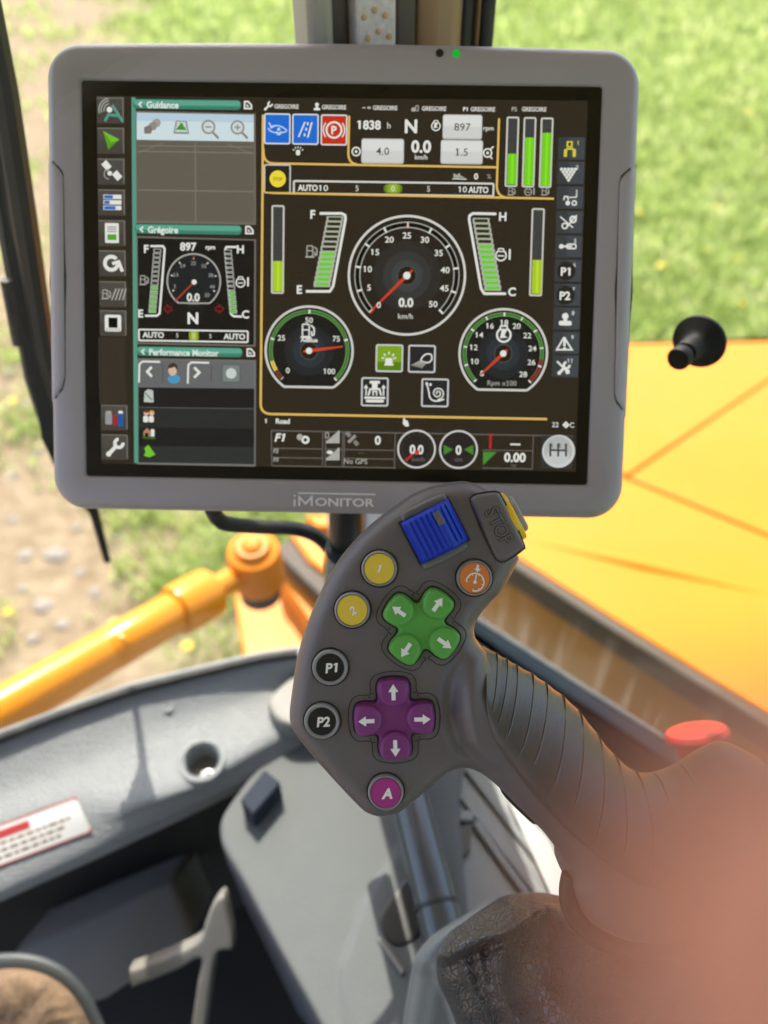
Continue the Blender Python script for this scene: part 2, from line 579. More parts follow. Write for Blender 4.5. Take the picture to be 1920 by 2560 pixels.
def text2d(s, bold=0.0, shear=0.0):
    """outline of a word, centred on its caps, cap height 1"""
    key = (s, bold, shear)
    if key in _tx: return _tx[key]
    c = bpy.data.curves.new('lettering', 'FONT')
    c.body = s
    c.size = 1.0
    c.offset = bold
    c.shear = shear
    c.resolution_u = 3
    c.fill_mode = 'FRONT'
    o = bpy.data.objects.new('lettering', c)
    def raw(w):
        c.body = w
        me = o.to_mesh()
        v_ = np.array([tuple(q.co)[:2] for q in me.vertices]) if len(me.vertices) else np.zeros((0, 2))
        f_ = [list(p.vertices) for p in me.polygons]
        o.to_mesh_clear()
        return v_, f_

    def width(w):
        q = raw(w)[0]
        return q[:, 0].max() - q[:, 0].min()
    if '1' in s:
        # the built-in numeral one is a bare stroke: draw one with a flag and a foot
        x = 0.0; V_ = []; f = []; n0 = 0
        hh = width('HH')
        for ch in s:
            if ch == '1':
                b_ = bold; t = .058 + b_
                gv = [(.30 - t, 0), (.30 + t, 0), (.30 + t, .69), (.30 - t + .02, .69), (.13 - b_, .585 + b_), (.13 - b_, .50 - b_ * .5), (.30 - t, .57)]
                gv = [(gx + shear * gy, gy) for gx, gy in gv]; gf = [list(range(7))]
                if bold == 0.006 or bold == 0.0 or bold == 0.004:
                    gv += [(.14, 0), (.30 - t, 0), (.30 - t, .09), (.14, .09), (.30 + t, 0), (.46, 0), (.46, .09), (.30 + t, .09)]; gf += [[7, 8, 9, 10], [11, 12, 13, 14]]
                gv = np.array(gv); adv = .58
            else:
                gv, gf = raw(ch)
                adv = width('H' + ch + 'H') - hh if ch != ' ' else .3
            if len(gv):
                V_.append(gv + np.array([x, 0])); f += [[i_ + n0 for i_ in q] for q in gf]; n0 += len(gv)
            x += adv
        v = np.concatenate(V_)
    else:
        v, f = raw(s)
    bpy.data.objects.remove(o); bpy.data.curves.remove(c)
    if len(v):
        cap = 0.69
        v = v - np.array([(v[:, 0].min() + v[:, 0].max()) / 2, cap / 2])
        v = v / cap
    _tx[key] = (v, f)
    return _tx[key]

# ================================================================== THE FIELD
GZ = 0.0


def field_mat():
    m, nt, N, L, out = new_mat('field_soil_and_turf')
    b = N.new('ShaderNodeBsdfPrincipled'); L.new(b.outputs[0], out.inputs[0])
    b.inputs['Roughness'].default_value = 0.95; b.inputs['Specular IOR Level'].default_value = 0.1
    tc = N.new('ShaderNodeTexCoord')
    n1 = N.new('ShaderNodeTexNoise'); n1.inputs['Scale'].default_value = 1.3; n1.inputs['Detail'].default_value = 8
    L.new(tc.outputs['Object'], n1.inputs['Vector'])
    n2 = N.new('ShaderNodeTexNoise'); n2.inputs['Scale'].default_value = 9; n2.inputs['Detail'].default_value = 8; n2.inputs['Roughness'].default_value = 0.65
    L.new(tc.outputs['Object'], n2.inputs['Vector'])
    soil = N.new('ShaderNodeValToRGB')
    soil.color_ramp.elements[0].position = 0.3; soil.color_ramp.elements[0].color = (0.17, 0.12, 0.07, 1)
    soil.color_ramp.elements[1].position = 0.7; soil.color_ramp.elements[1].color = (0.34, 0.265, 0.175, 1)
    L.new(n2.outputs['Fac'], soil.inputs[0])
    turf = N.new('ShaderNodeValToRGB')
    turf.color_ramp.elements[0].position = 0.3; turf.color_ramp.elements[0].color = (0.10, 0.13, 0.03, 1)
    turf.color_ramp.elements[1].position = 0.7; turf.color_ramp.elements[1].color = (0.20, 0.24, 0.07, 1)
    L.new(n2.outputs['Fac'], turf.inputs[0])
    # the bare track runs along the left side
    sp = N.new('ShaderNodeSeparateXYZ'); L.new(tc.outputs['Object'], sp.inputs[0])
    a = N.new('ShaderNodeMath'); a.operation = 'MULTIPLY_ADD'; a.inputs[1].default_value = 0.27; L.new(sp.outputs['Y'], a.inputs[0]); L.new(sp.outputs['X'], a.inputs[2])
    s = N.new('ShaderNodeMath'); s.operation = 'MULTIPLY_ADD'; s.inputs[1].default_value = 2.2; L.new(n1.outputs['Fac'], s.inputs[0]); L.new(a.outputs[0], s.inputs[2])
    mr = N.new('ShaderNodeMapRange'); mr.inputs['From Min'].default_value = 0.8; mr.inputs['From Max'].default_value = 1.8
    L.new(s.outputs[0], mr.inputs['Value'])
    mx = N.new('ShaderNodeMix'); mx.data_type = 'RGBA'
    L.new(mr.outputs[0], mx.inputs['Factor']); L.new(soil.outputs[0], mx.inputs['A']); L.new(turf.outputs[0], mx.inputs['B'])
    L.new(mx.outputs['Result'], b.inputs['Base Color'])
    bp = N.new('ShaderNodeBump'); bp.inputs['Strength'].default_value = 0.7; bp.inputs['Distance'].default_value = 0.05
    L.new(n2.outputs['Fac'], bp.inputs['Height']); L.new(bp.outputs[0], b.inputs['Normal'])
    return m


g = mk('ground', [(-200, -200, 0), (200, -200, 0), (200, 300, 0), (-200, 300, 0)], [[0, 1, 2, 3]], field_mat(), origin=(0, 0, 0), angle=0)
tag(g, 'sunlit field of grass and bare soil seen through the cab glass', kind='structure')


def grass_mat():
    m, nt, N, L, out = new_mat('grass_blades')
    ge = N.new('ShaderNodeNewGeometry')
    cr = N.new('ShaderNodeValToRGB')
    e = cr.color_ramp.elements
    e[0].position = 0.0; e[0].color = (0.20, 0.27, 0.06, 1)
    e[1].position = 1.0; e[1].color = (0.62, 0.60, 0.33, 1)
    q = e.new(0.45); q.color = (0.34, 0.43, 0.11, 1)
    q = e.new(0.78); q.color = (0.50, 0.56, 0.22, 1)
    tc = N.new('ShaderNodeTexCoord'); nz = N.new('ShaderNodeTexNoise'); nz.inputs['Scale'].default_value = 2.6; nz.inputs['Detail'].default_value = 4
    L.new(tc.outputs['Object'], nz.inputs['Vector'])
    mr = N.new('ShaderNodeMapRange'); mr.inputs['From Min'].default_value = 0.35; mr.inputs['From Max'].default_value = 0.68; mr.inputs['To Min'].default_value = -.22; mr.inputs['To Max'].default_value = .34
    L.new(nz.outputs['Fac'], mr.inputs['Value'])
    fa = N.new('ShaderNodeMath'); fa.operation = 'MULTIPLY_ADD'; fa.inputs[1].default_value = .85; fa.use_clamp = True
    L.new(ge.outputs['Random Per Island'], fa.inputs[0]); L.new(mr.outputs[0], fa.inputs[2])
    L.new(fa.outputs[0], cr.inputs[0])
    d = N.new('ShaderNodeBsdfDiffuse'); t = N.new('ShaderNodeBsdfTranslucent'); mx = N.new('ShaderNodeMixShader')
    mx.inputs[0].default_value = 0.5
    lt = N.new('ShaderNodeMix'); lt.data_type = 'RGBA'; lt.blend_type = 'ADD'; lt.inputs['Factor'].default_value = 1; lt.inputs['B'].default_value = (0.10, 0.11, 0.045, 1)
    L.new(cr.outputs[0], lt.inputs['A'])
    L.new(cr.outputs[0], d.inputs[0]); L.new(lt.outputs['Result'], t.inputs[0])
    L.new(d.outputs[0], mx.inputs[1]); L.new(t.outputs[0], mx.inputs[2])
    L.new(mx.outputs[0], out.inputs[0])
    return m


def grass_field():
    N0 = 260000
    # sampled along the sight lines, so that the near field is thick and the far field still covered
    y = 0.9 * (22 / 0.9) ** rng.random(N0)
    x = (rng.random(N0) * 2 - 1) * (0.9 + y * 0.72)
    # cover: little on the track, thick elsewhere, in patches
    cov = np.array([mnoise.fractal(Vector((a * 0.9, b * 0.9, 3.0)), 1.0, 2.0, 4) for a, b in zip(x, y)])
    edge = x + 0.27 * y - 0.2 + cov * 1.2
    p = sstep(-1.0, 0.5, edge) * 0.76 + 0.24 * sstep(-0.2, 0.35, cov)
    patch = np.array([mnoise.noise(Vector((a * 3.1, b * 3.1, 9.0))) for a, b in zip(x, y)])
    p = p * (0.55 + 0.45 * sstep(-0.5, 0.2, patch))
    keep = rng.random(N0) < p
    x = x[keep]; y = y[keep]; patch = patch[keep]
    n = len(x)
    h = (0.05 + 0.07 * rng.random(n)) * (0.75 + 0.5 * sstep(-0.3, 0.5, patch)) * (0.8 + 0.06 * y)
    w = 0.0035 + 0.0012 * y
    a = rng.random(n) * 2 * PI
    la = rng.random(n) * 2 * PI
    lean = h * (0.3 + 0.7 * rng.random(n))
    dx, dy = np.cos(a) * w, np.sin(a) * w
    lx, ly = np.cos(la) * lean, np.sin(la) * lean
    V = np.zeros((n, 5, 3))
    V[:, 0] = np.stack([x - dx, y - dy, 0 * x], 1)
    V[:, 1] = np.stack([x + dx, y + dy, 0 * x], 1)
    V[:, 2] = np.stack([x + dx * .8 + lx * .35, y + dy * .8 + ly * .35, h * .62], 1)
    V[:, 3] = np.stack([x - dx * .8 + lx * .35, y - dy * .8 + ly * .35, h * .62], 1)
    V[:, 4] = np.stack([x + lx, y + ly, h], 1)
    me = bpy.data.meshes.new('grass')
    me.vertices.add(n * 5)
    me.vertices.foreach_set('co', V.reshape(-1))
    base = np.arange(n)[:, None] * 5
    loops = np.concatenate([base + np.array([[0, 1, 2, 3]]), base + np.array([[3, 2, 4]])], 1).reshape(-1)
    me.loops.add(n * 7)
    me.loops.foreach_set('vertex_index', loops.astype(np.int32))
    me.polygons.add(n * 2)
    st = (np.arange(n)[:, None] * 7 + np.array([[0, 4]])).reshape(-1)
    me.polygons.foreach_set('loop_start', st.astype(np.int32))
    me.materials.append(grass_mat())
    me.update(calc_edges=True)
    me.validate()
    o = bpy.data.objects.new('grass', me)
    COL.objects.link(o)
    tag(o, 'bright green spring grass growing over the field', kind='stuff')


grass_field()


def on_ground(u, v):
    return G(u, v, -H)


MAT['petal'] = plastic('dandelion_petals', (0.85, 0.55, 0.02), 0.6)
MAT['stalk'] = plastic('dandelion_stalk', (0.15, 0.25, 0.04), 0.6)
MAT['stone'] = plastic('pale_field_stone', (0.25, 0.215, 0.175), 0.85, 0.2, 0.5, 60, nscale=20)


def dandelion():
    t = thing('dandelion', (0, 0, 0), 'yellow dandelion head in the grass', 'flower', 'dandelions in the grass')
    mb = MB()
    for ring, (r0, r1, z, n) in enumerate([(0.004, 0.034, 0.125, 18), (0.002, 0.026, 0.13, 14), (0.0, 0.017, 0.135, 10)]):
        for i in range(n):
            a = 2 * PI * i / n + ring * 0.2; b = 0.13
            q = lambda r, aa, zz: (r * math.cos(aa), r * math.sin(aa), zz)
            mb.add([q(r0, a - b, z), q(r1, a - b * .8, z + .006), q(r1 + .003, a, z + .004), q(r1, a + b * .8, z + .006), q(r0, a + b, z)], [[0, 1, 2, 3, 4]])
    mb.build('petals', MAT['petal'], t, origin=(0, 0, 0))
    v, f = tube([(0, 0, 0), (0.004, 0, 0.07), (0, 0, 0.127)], 0.003, 6)
    mk('stalk', v, f, MAT['stalk'], t)
    return t


def copy_tree(o, parent=None):
    c = o.copy(); COL.objects.link(c)
    c.parent = parent
    for ch in list(o.children):
        copy_tree(ch, c)
    return c


dl = dandelion()
spots = [(994, 1657), (1748, 652), (1790, 890), (1778, 540), (1830, 680), (1655, 700), (1760, 14), (1620, 110), (1870, 300), (1590, 560), (45, 1030), (300, 1590), (1700, 420), (1840, 790), (40, 1560)]
for i, (u, v) in enumerate(spots):
    if i == 0:
        u, v = 475, 1656
    o = dl if i == 0 else copy_tree(dl)
    p = on_ground(u, v)
    o.location = (p[0], p[1], 0)
    s = 0.55 + 0.3 * random.random()
    o.scale = (s, s, s)
    o.rotation_euler = (random.uniform(-.25, .25), random.uniform(-.25, .25), random.uniform(0, 6))


def stone_mesh(seed):
    bm = bmesh.new()
    bmesh.ops.create_icosphere(bm, subdivisions=3, radius=1)
    for v in bm.verts:
        n = mnoise.fractal(v.co * 1.1 + Vector((seed * 7.3, 0, 0)), 1.0, 2.0, 3)
        v.co *= 1 + 0.28 * n
        v.co.z *= 0.5
    me = bpy.data.meshes.new('stone')
    bm.to_mesh(me); bm.free()
    me.polygons.foreach_set('use_smooth', [True] * len(me.polygons))
    me.materials.append(MAT['stone'])
    return me


sm = [stone_mesh(i) for i in range(4)]
st_spots = [(140, 1385, .085), (65, 1385, .06), (110, 1515, .065), (60, 1470, .05), (160, 1560, .06), (240, 1480, .045), (80, 1600, .05), (30, 1300, .05),
            (60, 640, .05), (40, 780, .05), (90, 1130, .06), (30, 1190, .06), (300, 1340, .045), (330, 1440, .04), (20, 930, .07), (60, 1010, .05), (190, 1320, .045), (200, 1430, .05)]
for i, (u, v, r) in enumerate(st_spots):
    o = bpy.data.objects.new('stone', sm[i % 4])
    COL.objects.link(o)
    p = on_ground(u, v)
    r *= .62
    o.location = (p[0], p[1], -r * 0.12)
    o.scale = (r * random.uniform(.8, 1.3), r * random.uniform(.8, 1.1), r * random.uniform(.7, 1.2))
    o.rotation_euler = (random.uniform(-.2, .2), random.uniform(-.2, .2), random.uniform(0, 6))
    tag(o, 'pale stone lying on the bare soil track at the left', 'stone', 'stones on the bare track')

# ================================================================== YELLOW MACHINE OUTSIDE THE GLASS
HZ = -1.0


def hood():
    e0 = G(1310, 1405, HZ); e1 = G(1920, 1790, HZ)
    ed = e1 - e0; ed /= np.linalg.norm(ed)
    near0 = e0 - ed * 0.32; near1 = e1 + ed * 0.35
    f0 = G(1560, 857, HZ); f1 = G(1920, 850, HZ)
    fd = f1 - f0; fd /= np.linalg.norm(fd)
    far0 = f0 - fd * 0.22; far1 = f1 + fd * 0.5
    t = thing('machine_hood', ((near0 + far1) / 2) + np.array([0, 0, -0.6]), 'big yellow machine hood outside the right pane with two panel joints', 'machine hood')
    J = G(1566, 1192, HZ)                       # where the two joints meet
    A = G(1920, 952, HZ); ad = A - J; A = J + ad * 1.6
    B = G(1920, 1338, HZ); bd = B - J; B = J + bd * 2.0
    C = (near0 + far0) / 2                      # left edge, hidden behind the monitor
    th = np.array([0, 0, -0.05])

    def panel(name, poly, lab=None):
        c = np.mean(poly, axis=0)
        sh = [q + (c - q) / np.linalg.norm(c - q) * 0.0042 for q in poly]
        v, f = prism(sh, th)
        o = mk(name, v, f, MAT['paint_matt'], t, angle=30)
        bevel_obj(o, 0.006, 3)
        if lab: o['label'] = lab
        return o
    panel('hood_panel', [C, J, A, far1, far0], 'far panel beyond the joint')
    panel('hood_panel', [J, B, A], 'right triangular panel between the joints')
    panel('hood_panel', [near0, near1, B, J, C], 'near panel along the cab')
    lo = np.array([0, 0, -0.016])
    v, f = prism([near0 + lo, near1 + lo, far1 + lo, far0 + lo], np.array([0, 0, -0.03]))
    mk('joint_gap', v, f, MAT['paint_seam'], t)
    out = np.cross(ed, np.array([0, 0, 1.0]))
    if out[1] > 0: out = -out
    # rubber edge strip, then the upright side of the hood under it
    v, f = prism([near0 + out * .0, near1 + out * .0, near1 + out * 0.022, near0 + out * 0.022], np.array([0, 0, -0.055]))
    o = mk('edge_strip', v, f, plastic('edge_strip_rubber', (0.085, 0.07, 0.052), 0.6, 0.15, dust=0.3, dustcol=(0.16, 0.13, 0.09), spec=0.2), t); bevel_obj(o, 0.006)
    s0 = near0 + out * 0.002 + np.array([0, 0, -0.055]); s1 = near1 + out * 0.002 + np.array([0, 0, -0.055])
    dn = np.array([0, 0, -0.62]); bk = -out * 0.05
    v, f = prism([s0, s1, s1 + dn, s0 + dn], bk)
    mk('side_plate', v, f, plastic('shaded_yellow_paint', (0.33, 0.15, 0.012), 0.55, 0.25, 0.0, nscale=9, dust=0.2, dustcol=(0.26, 0.17, 0.07)), t)  # the side's shade is painted in as a darker yellow, with some dust
    v, f = prism([near0 + np.array([0, 0, -.055]), far0 + np.array([0, 0, -.055]), far0 + dn, near0 + dn], np.array([0.05, 0, 0]))
    mk('end_plate', v, f, MAT['paint_matt'], t)
    # a gentle raised crease across the near panel
    a = G(1330, 1350, HZ); b = G(1905, 1480, HZ)
    v, f = tube([a + (0, 0, -.011), (a + b) / 2 + (0, 0, -.008), b + (0, 0, -.011)], [0.012, 0.016, 0.012], 12, flat=1.0)
    mk('pressed_crease', v, f, MAT['paint_matt'], t)


hood()


def ram():
    tip = P(610, 1432, 1.10); far = P(-60, 1815, 0.83)
    ax = tip - far; L = np.linalg.norm(ax); ax /= L
    t = thing('hydraulic_ram', far, 'yellow hydraulic ram sloping up across the lower left pane', 'hydraulic ram')
    r = 0.0285
    prof = [(0.0, 0.0), (r, 0.0), (r, L - .235), (r * 1.0, L - .234), (r * 0.97, L - .232), (r * .97, L - .229), (r, L - .227), (r, L - .125), (r * .93, L - .12)]
    v, f = lathe(far, ax, prof, 40)
    mk('barrel', v, f, MAT['paint'], t)
    prof = [(r * .9, L - .125), (r * 1.22, L - .122), (r * 1.26, L - .115), (r * 1.26, L - .07), (r * 1.2, L - .062), (r * .7, L - .058), (0.0, L - .058)]
    v, f = lathe(far, ax, prof, 40)
    mk('gland_collar', v, f, MAT['paint'], t)
    v, f = lathe(far, ax, [(r * .62, L - .07), (r * .62, L - .0)], 28)
    mk('rod_neck', v, f, MAT['paint'], t)
    nrm = np.cross(ax, np.array([0, 0, 1.0])); nrm /= np.linalg.norm(nrm)
    c = far + ax * (L - .195) - F * r * 0.95
    v, f = lathe(c, -F, [(.011, -.01), (.011, .006), (.008, .009), (0, .009)], 16)
    mk('port_plug', v, f, MAT['paint'], t)
    return tip


def ram_pin(tip):
    c = P(632, 1372, 1.08)
    t = thing('pivot_boss', c + np.array([0, 0, -.12]), 'round yellow pivot boss with stepped top at the end of the ram', 'pivot joint')
    ax = np.array([0.0, -0.12, 1.0])
    R0 = 0.039
    prof = [(R0 * .96, -.075), (R0, -.07), (R0, -.012), (R0 * .93, -.003), (R0 * .70, 0), (R0 * .66, .005), (R0 * .58, .009), (R0 * .40, .009), (R0 * .36, .013), (R0 * .28, .015), (0, .015)]
    v, f = lathe(c, ax, prof, 48)
    mk('boss', v, f, MAT['paint_matt'], t)
    v, f = lathe(c + np.array([0, 0.004, -.082]), ax, [(R0 * .8, -.02), (R0 * .8, .012)], 32)
    mk('bushing', v, f, MAT['interior_dark'], t)


tip = ram()
ram_pin(tip)


def bracket():
    z = -1.0
    t = thing('steel_bracket', G(690, 1560, z) + np.array([0, 0, -.1]), 'yellow welded bracket plate under the pivot boss', 'bracket')
    poly = [G(585, 1490, z), G(610, 1660, z), G(800, 1680, z), G(860, 1560, z), G(800, 1490, z), G(720, 1430, z), G(610, 1440, z)]
    v, f = prism(poly, (0, 0, -.03))
    o = mk('plate', v, f, MAT['paint_matt'], t); bevel_obj(o, .006)
    z2 = -0.94
    poly = [G(688, 1425, z2), G(780, 1560, z2), G(850, 1500, z2), G(850, 1420, z2), G(730, 1405, z2)]
    v, f = prism(poly, (0, 0, -.055))
    o = mk('gusset', v, f, MAT['paint_matt'], t); bevel_obj(o, .004)
    z3 = -0.90
    a = G(715, 1352, z3); b = G(860, 1490, z3)
    d = b - a; d /= np.linalg.norm(d); s = np.cross(d, (0, 0, 1)); s /= np.linalg.norm(s)
    v, f = prism([a - s * .028, b - s * .028, b + s * .028, a + s * .028], (0, 0, -.03))
    o = mk('dirty_channel', v, f, plastic('muddy_steel', (0.06, 0.045, 0.035), 0.7, 0.4, 0.6, 120, nscale=60, dust=0.5, dustcol=(0.2, 0.15, 0.1)), t); bevel_obj(o, .004)
    poly = [G(722, 1330, -.89), G(800, 1330, -.89), G(836, 1400, -.89), G(838, 1450, -.89), G(770, 1400, -.89)]
    v, f = prism(poly, (0, 0, -.03))
    o = mk('upper_plate', v, f, MAT['paint_matt'], t); bevel_obj(o, .006)
    poly = [G(760, 1285, -.87), G(860, 1285, -.87), G(860, 1318, -.87), G(790, 1318, -.87)]
    v, f = prism(poly, (0, 0, -.03))
    o = mk('upper_lug', v, f, MAT['paint_matt'], t); bevel_obj(o, .006)


bracket()

# ================================================================== THE CAB: glass, pillar, roof
Rp0 = G(1209, 1553, -.62); Rp1 = G(1678, 1855, -.62)
rd = (Rp1 - Rp0); rd /= np.linalg.norm(rd)
Lp0 = G(738, 1639, -.62); Lp1 = G(0, 1850, -.62)
ld = (Lp1 - Lp0); ld /= np.linalg.norm(ld)
rn = np.cross(rd, (0, 0, 1.0));
if rn[1] > 0: rn = -rn
ln = np.cross(ld, (0, 0, 1.0))
if ln[1] > 0: ln = -ln
kR = (0.064 - Rp0[0]) / rd[0]; R_a = Rp0 + rd * kR; R_b = Rp0 + rd * 0.78
kL = (-0.042 - Lp0[0]) / ld[0]; L_a = Lp0 + ld * kL; L_b = Lp0 + ld * 0.75
ROOF_Z = H + 0.36


def pane(name, a, b, n, mat, label):
    a = a.copy(); b = b.copy(); a[2] -= .015; b[2] -= .015
    up = np.array([0, 0, ROOF_Z - a[2] - .01])
    v, f = prism([a, b, b + up, a + up], -n * 0.005)
    o = mk(name, v, f, mat, None, angle=0, origin=a)
    return tag(o, label, 'window pane')


pane('window_pane', L_a, L_b, ln, MAT['glass_left'], 'clear left front cab pane over the ram and bare track')
pane('window_pane', R_a, R_b, rn, MAT['glass_right'], 'right front cab pane with dried dirt runs along its foot')


def pillar():
    base = np.array([0.01, 0.52, H - .66])
    t = thing('corner_pillar', base, 'metal corner pillar of the cab standing behind the monitor', 'pillar')
    top = ROOF_Z
    # cross-section from left to right as seen: (x0, y0, x1, y1, material, name)
    a = np.array([-0.0425, 0.492]); b = np.array([0.0665, 0.545])
    d = b - a
    nn = np.array([d[1], -d[0]]); nn /= np.linalg.norm(nn)   # towards the viewer
    w = np.linalg.norm(d); d /= w

    def bar(name, s0, s1, proud, thick, mat, bev=.003):
        p0 = a + d * w * s0 + nn * proud; p1 = a + d * w * s1 + nn * proud
        q0 = p0 - nn * thick; q1 = p1 - nn * thick
        z0 = H - .70
        v, f = prism([(*p0, z0), (*p1, z0), (*q1, z0), (*q0, z0)], (0, 0, top - z0))
        o = mk(name, v, f, mat, t, angle=30)
        bevel_obj(o, bev, 3)
        return o
    bar('edge_moulding', 0.0, 0.13, 0.004, .03, MAT['pillar_grey'], .006)
    bar('dark_channel', 0.13, 0.235, -0.006, .03, MAT['pillar_dark'])  # dark bands between the pillar's covers
    bar('dark_channel', 0.44, 0.56, 0.002, .04, MAT['pillar_dark'])
    bar('tan_cover', 0.56, 0.83, 0.006, .04, MAT['pillar_tan'], .012)
    bar('rear_rail', 0.83, 0.91, -0.002, .03, MAT['black'])
    bar('rear_rail', 0.913, 0.928, 0.0, .03, MAT['pillar_tan'], .001)
    sx = bar('rubber_seal', 0.93, 1.0, 0.004, .03, MAT['black_rubber'])
    # the patterned strip: a pale band set with rows of small studs
    bar('patterned_strip', 0.235, 0.44, 0.004, .03, plastic('patterned_pale_band', (0.72, 0.70, 0.72), 0.35, 0.3, 0.5, 300, nscale=260), .002)
    studs = MB()
    for k in range(46):
        for j in range(3):
            z = H - .1 + k * .0105 + .003 * (j % 2)
            s = 0.27 + j * 0.055 + (0.02 if k % 2 else 0)
            c = a + d * w * s + nn * .004
            v, f = lathe((*c, z), (*nn, 0), [(.0019, -.001), (.0017, .0008), (0, .0012)], 8)
            studs.add(v, f)
    o = studs.build('stud', plastic('amber_stud', (0.62, 0.42, 0.22), 0.3, 0.3), t)
    o['kind'] = 'stuff'
    # small teeth on the seal
    teeth = MB()
    for k in range(70):
        z = H - .2 + k * .008
        c = a + d * w * 1.0 + nn * (-.004)
        v, f = prism([(*c, z), (*(c + d * .0022), z + .001), (*(c + d * .0022), z + .0045), (*c, z + .0055)], (*(-nn * .012), 0))
        teeth.add(v, f)
    o = teeth.build('seal_tooth', MAT['black_rubber'], t)
    o['kind'] = 'stuff'


pillar()

# the roof keeps the sun off the driver's side of the cab
v, f = prism([(-.85, -1.0, ROOF_Z), (.85, -1.0, ROOF_Z), (.85, .80, ROOF_Z), (-.85, .80, ROOF_Z)], (0, 0, .06))
tag(mk('cab_roof', v, f, MAT['roof'], angle=0), 'pale lined cab roof above the driver', 'roof')
v, f = prism([(-.8, -1.0, H - 1.12), (.8, -1.0, H - 1.12), (.8, .46, H - 1.12), (-.8, .46, H - 1.12)], (0, 0, -.05))
tag(mk('cab_floor', v, f, MAT['interior_dark'], angle=0), 'dark floor of the cab under the dash', kind='structure')


for a_, b_, n_ in ((L_a, L_b, ln), (R_a, R_b, rn), (L_a, R_a, (ln + rn) / 2)):
    a_ = a_ + np.array([0, 0, -.02]); b_ = b_ + np.array([0, 0, -.02])
    v, f = prism([a_, b_, b_ + np.array([0, 0, -.55]), a_ + np.array([0, 0, -.55])], n_ * .012)
    tag(mk('cab_wall', v, f, MAT['interior_dark'], angle=0), 'dark lower front wall of the cab below the glass', kind='structure')


v, f = prism([(-.62, -.60, H - 1.12), (.62, -.60, H - 1.12), (.62, -.60, ROOF_Z - .02), (-.62, -.60, ROOF_Z - .02)], (0, -.05, 0))  # unseen wall, added to dim the light on surfaces facing the driver
tag(mk('cab_wall', v, f, MAT['interior_mid'], angle=0), 'unseen grey rear wall of the cab, added to dim light from behind', kind='structure')


def wiper():
    t = thing('window_wiper', P(270, 1405, .70), 'black window wiper hanging down outside the left pane', 'wiper')
    foot = P(268, 1402, .70)

    def on_plane(u, v, off=0.0):
        r = ray(u, v)
        return CAM + r * (np.dot(ln, foot + ln * off - CAM) / np.dot(ln, r))
    pl = [(-70, -160), (10, 230), (60, 560), (112, 880), (170, 1080), (205, 1190), (238, 1290), (268, 1402)]
    path = [on_plane(u, v) for u, v in pl]
    v, f = tube(path, [.0085, .0085, .009, .008, .0065, .0055, .0042, .0032], 10)
    mk('wiper_arm', v, f, MAT['black'], t)
    hw = [40, 38, 34, 36, 66, 52, 9, 5]  # plate widened behind the monitor to broaden its shadow on the dash
    e0 = [on_plane(u - w, v + w * .25, .004) for (u, v), w in zip(pl, hw)]
    e1 = [on_plane(u + w * .55, v - w * .15, .004) for (u, v), w in zip(pl, hw)]
    vv = e0 + e1 + [p + ln * -.006 for p in e0] + [p + ln * -.006 for p in e1]
    n = len(pl); ff = []
    for i in range(n - 1):
        ff += [[i, i + 1, n + i + 1, n + i], [2 * n + i, 3 * n + i, 3 * n + i + 1, 2 * n + i + 1], [i, 2 * n + i, 2 * n + i + 1, i + 1], [n + i, n + i + 1, 3 * n + i + 1, 3 * n + i]]
    mk('wiper_plate', vv, ff, MAT['black'], t, angle=30)
    path = [on_plane(u - 36, v + 60, -.012) for u, v in pl[:5]]
    v, f = tube(path, [.006, .006, .006, .005, .003], 8)
    mk('wiper_blade', v, f, MAT['black_rubber'], t)
    v, f = tube([on_plane(15, 700, .007), on_plane(45, 860, .007)], .004, 8)
    mk('blade_clip', v, f, MAT['black_rubber'], t)


wiper()


def suction_cup():
    c = CAM + ray(1752, 850) * 0.0
    rr = ray(1752, 850)
    tt = np.dot(rn, Rp0 - CAM) / np.dot(rn, rr)
    c = CAM + rr * tt + rn * .0015
    t = thing('suction_cup', c, 'black rubber suction cup stuck on the right pane above the hood', 'suction cup')
    Rr = .0172
    v, f = lathe(c, rn, [(0, 0), (Rr * .99, 0), (Rr, .001), (Rr * .98, .0022), (Rr * .85, .0036), (Rr * .62, .0060), (Rr * .46, .0080), (Rr * .42, .0100)], 56)
    mk('cup', v, f, MAT['cup_rubber'], t)
    v, f = lathe(c, rn, [(Rr * .44, .010), (Rr * .42, .0195), (Rr * .40, .0205), (Rr * .3, .0207)], 40)
    mk('neck', v, f, MAT['cup_rubber'], t)
    v, f = lathe(c, rn, [(Rr * .3, .0200), (Rr * .3, .0235), (Rr * .40, .0238), (Rr * .42, .0245), (Rr * .42, .0295), (Rr * .38, .0308), (Rr * .33, .031), (0, .031)], 40)
    mk('pull_knob', v, f, MAT['cup_rubber'], t)


suction_cup()

# ================================================================== DASH, SILL, CONSOLE


def polyline_at(pts, x):
    xs = [p[0] for p in pts]; ys = [p[1] for p in pts]
    return np.interp(x, xs, ys)


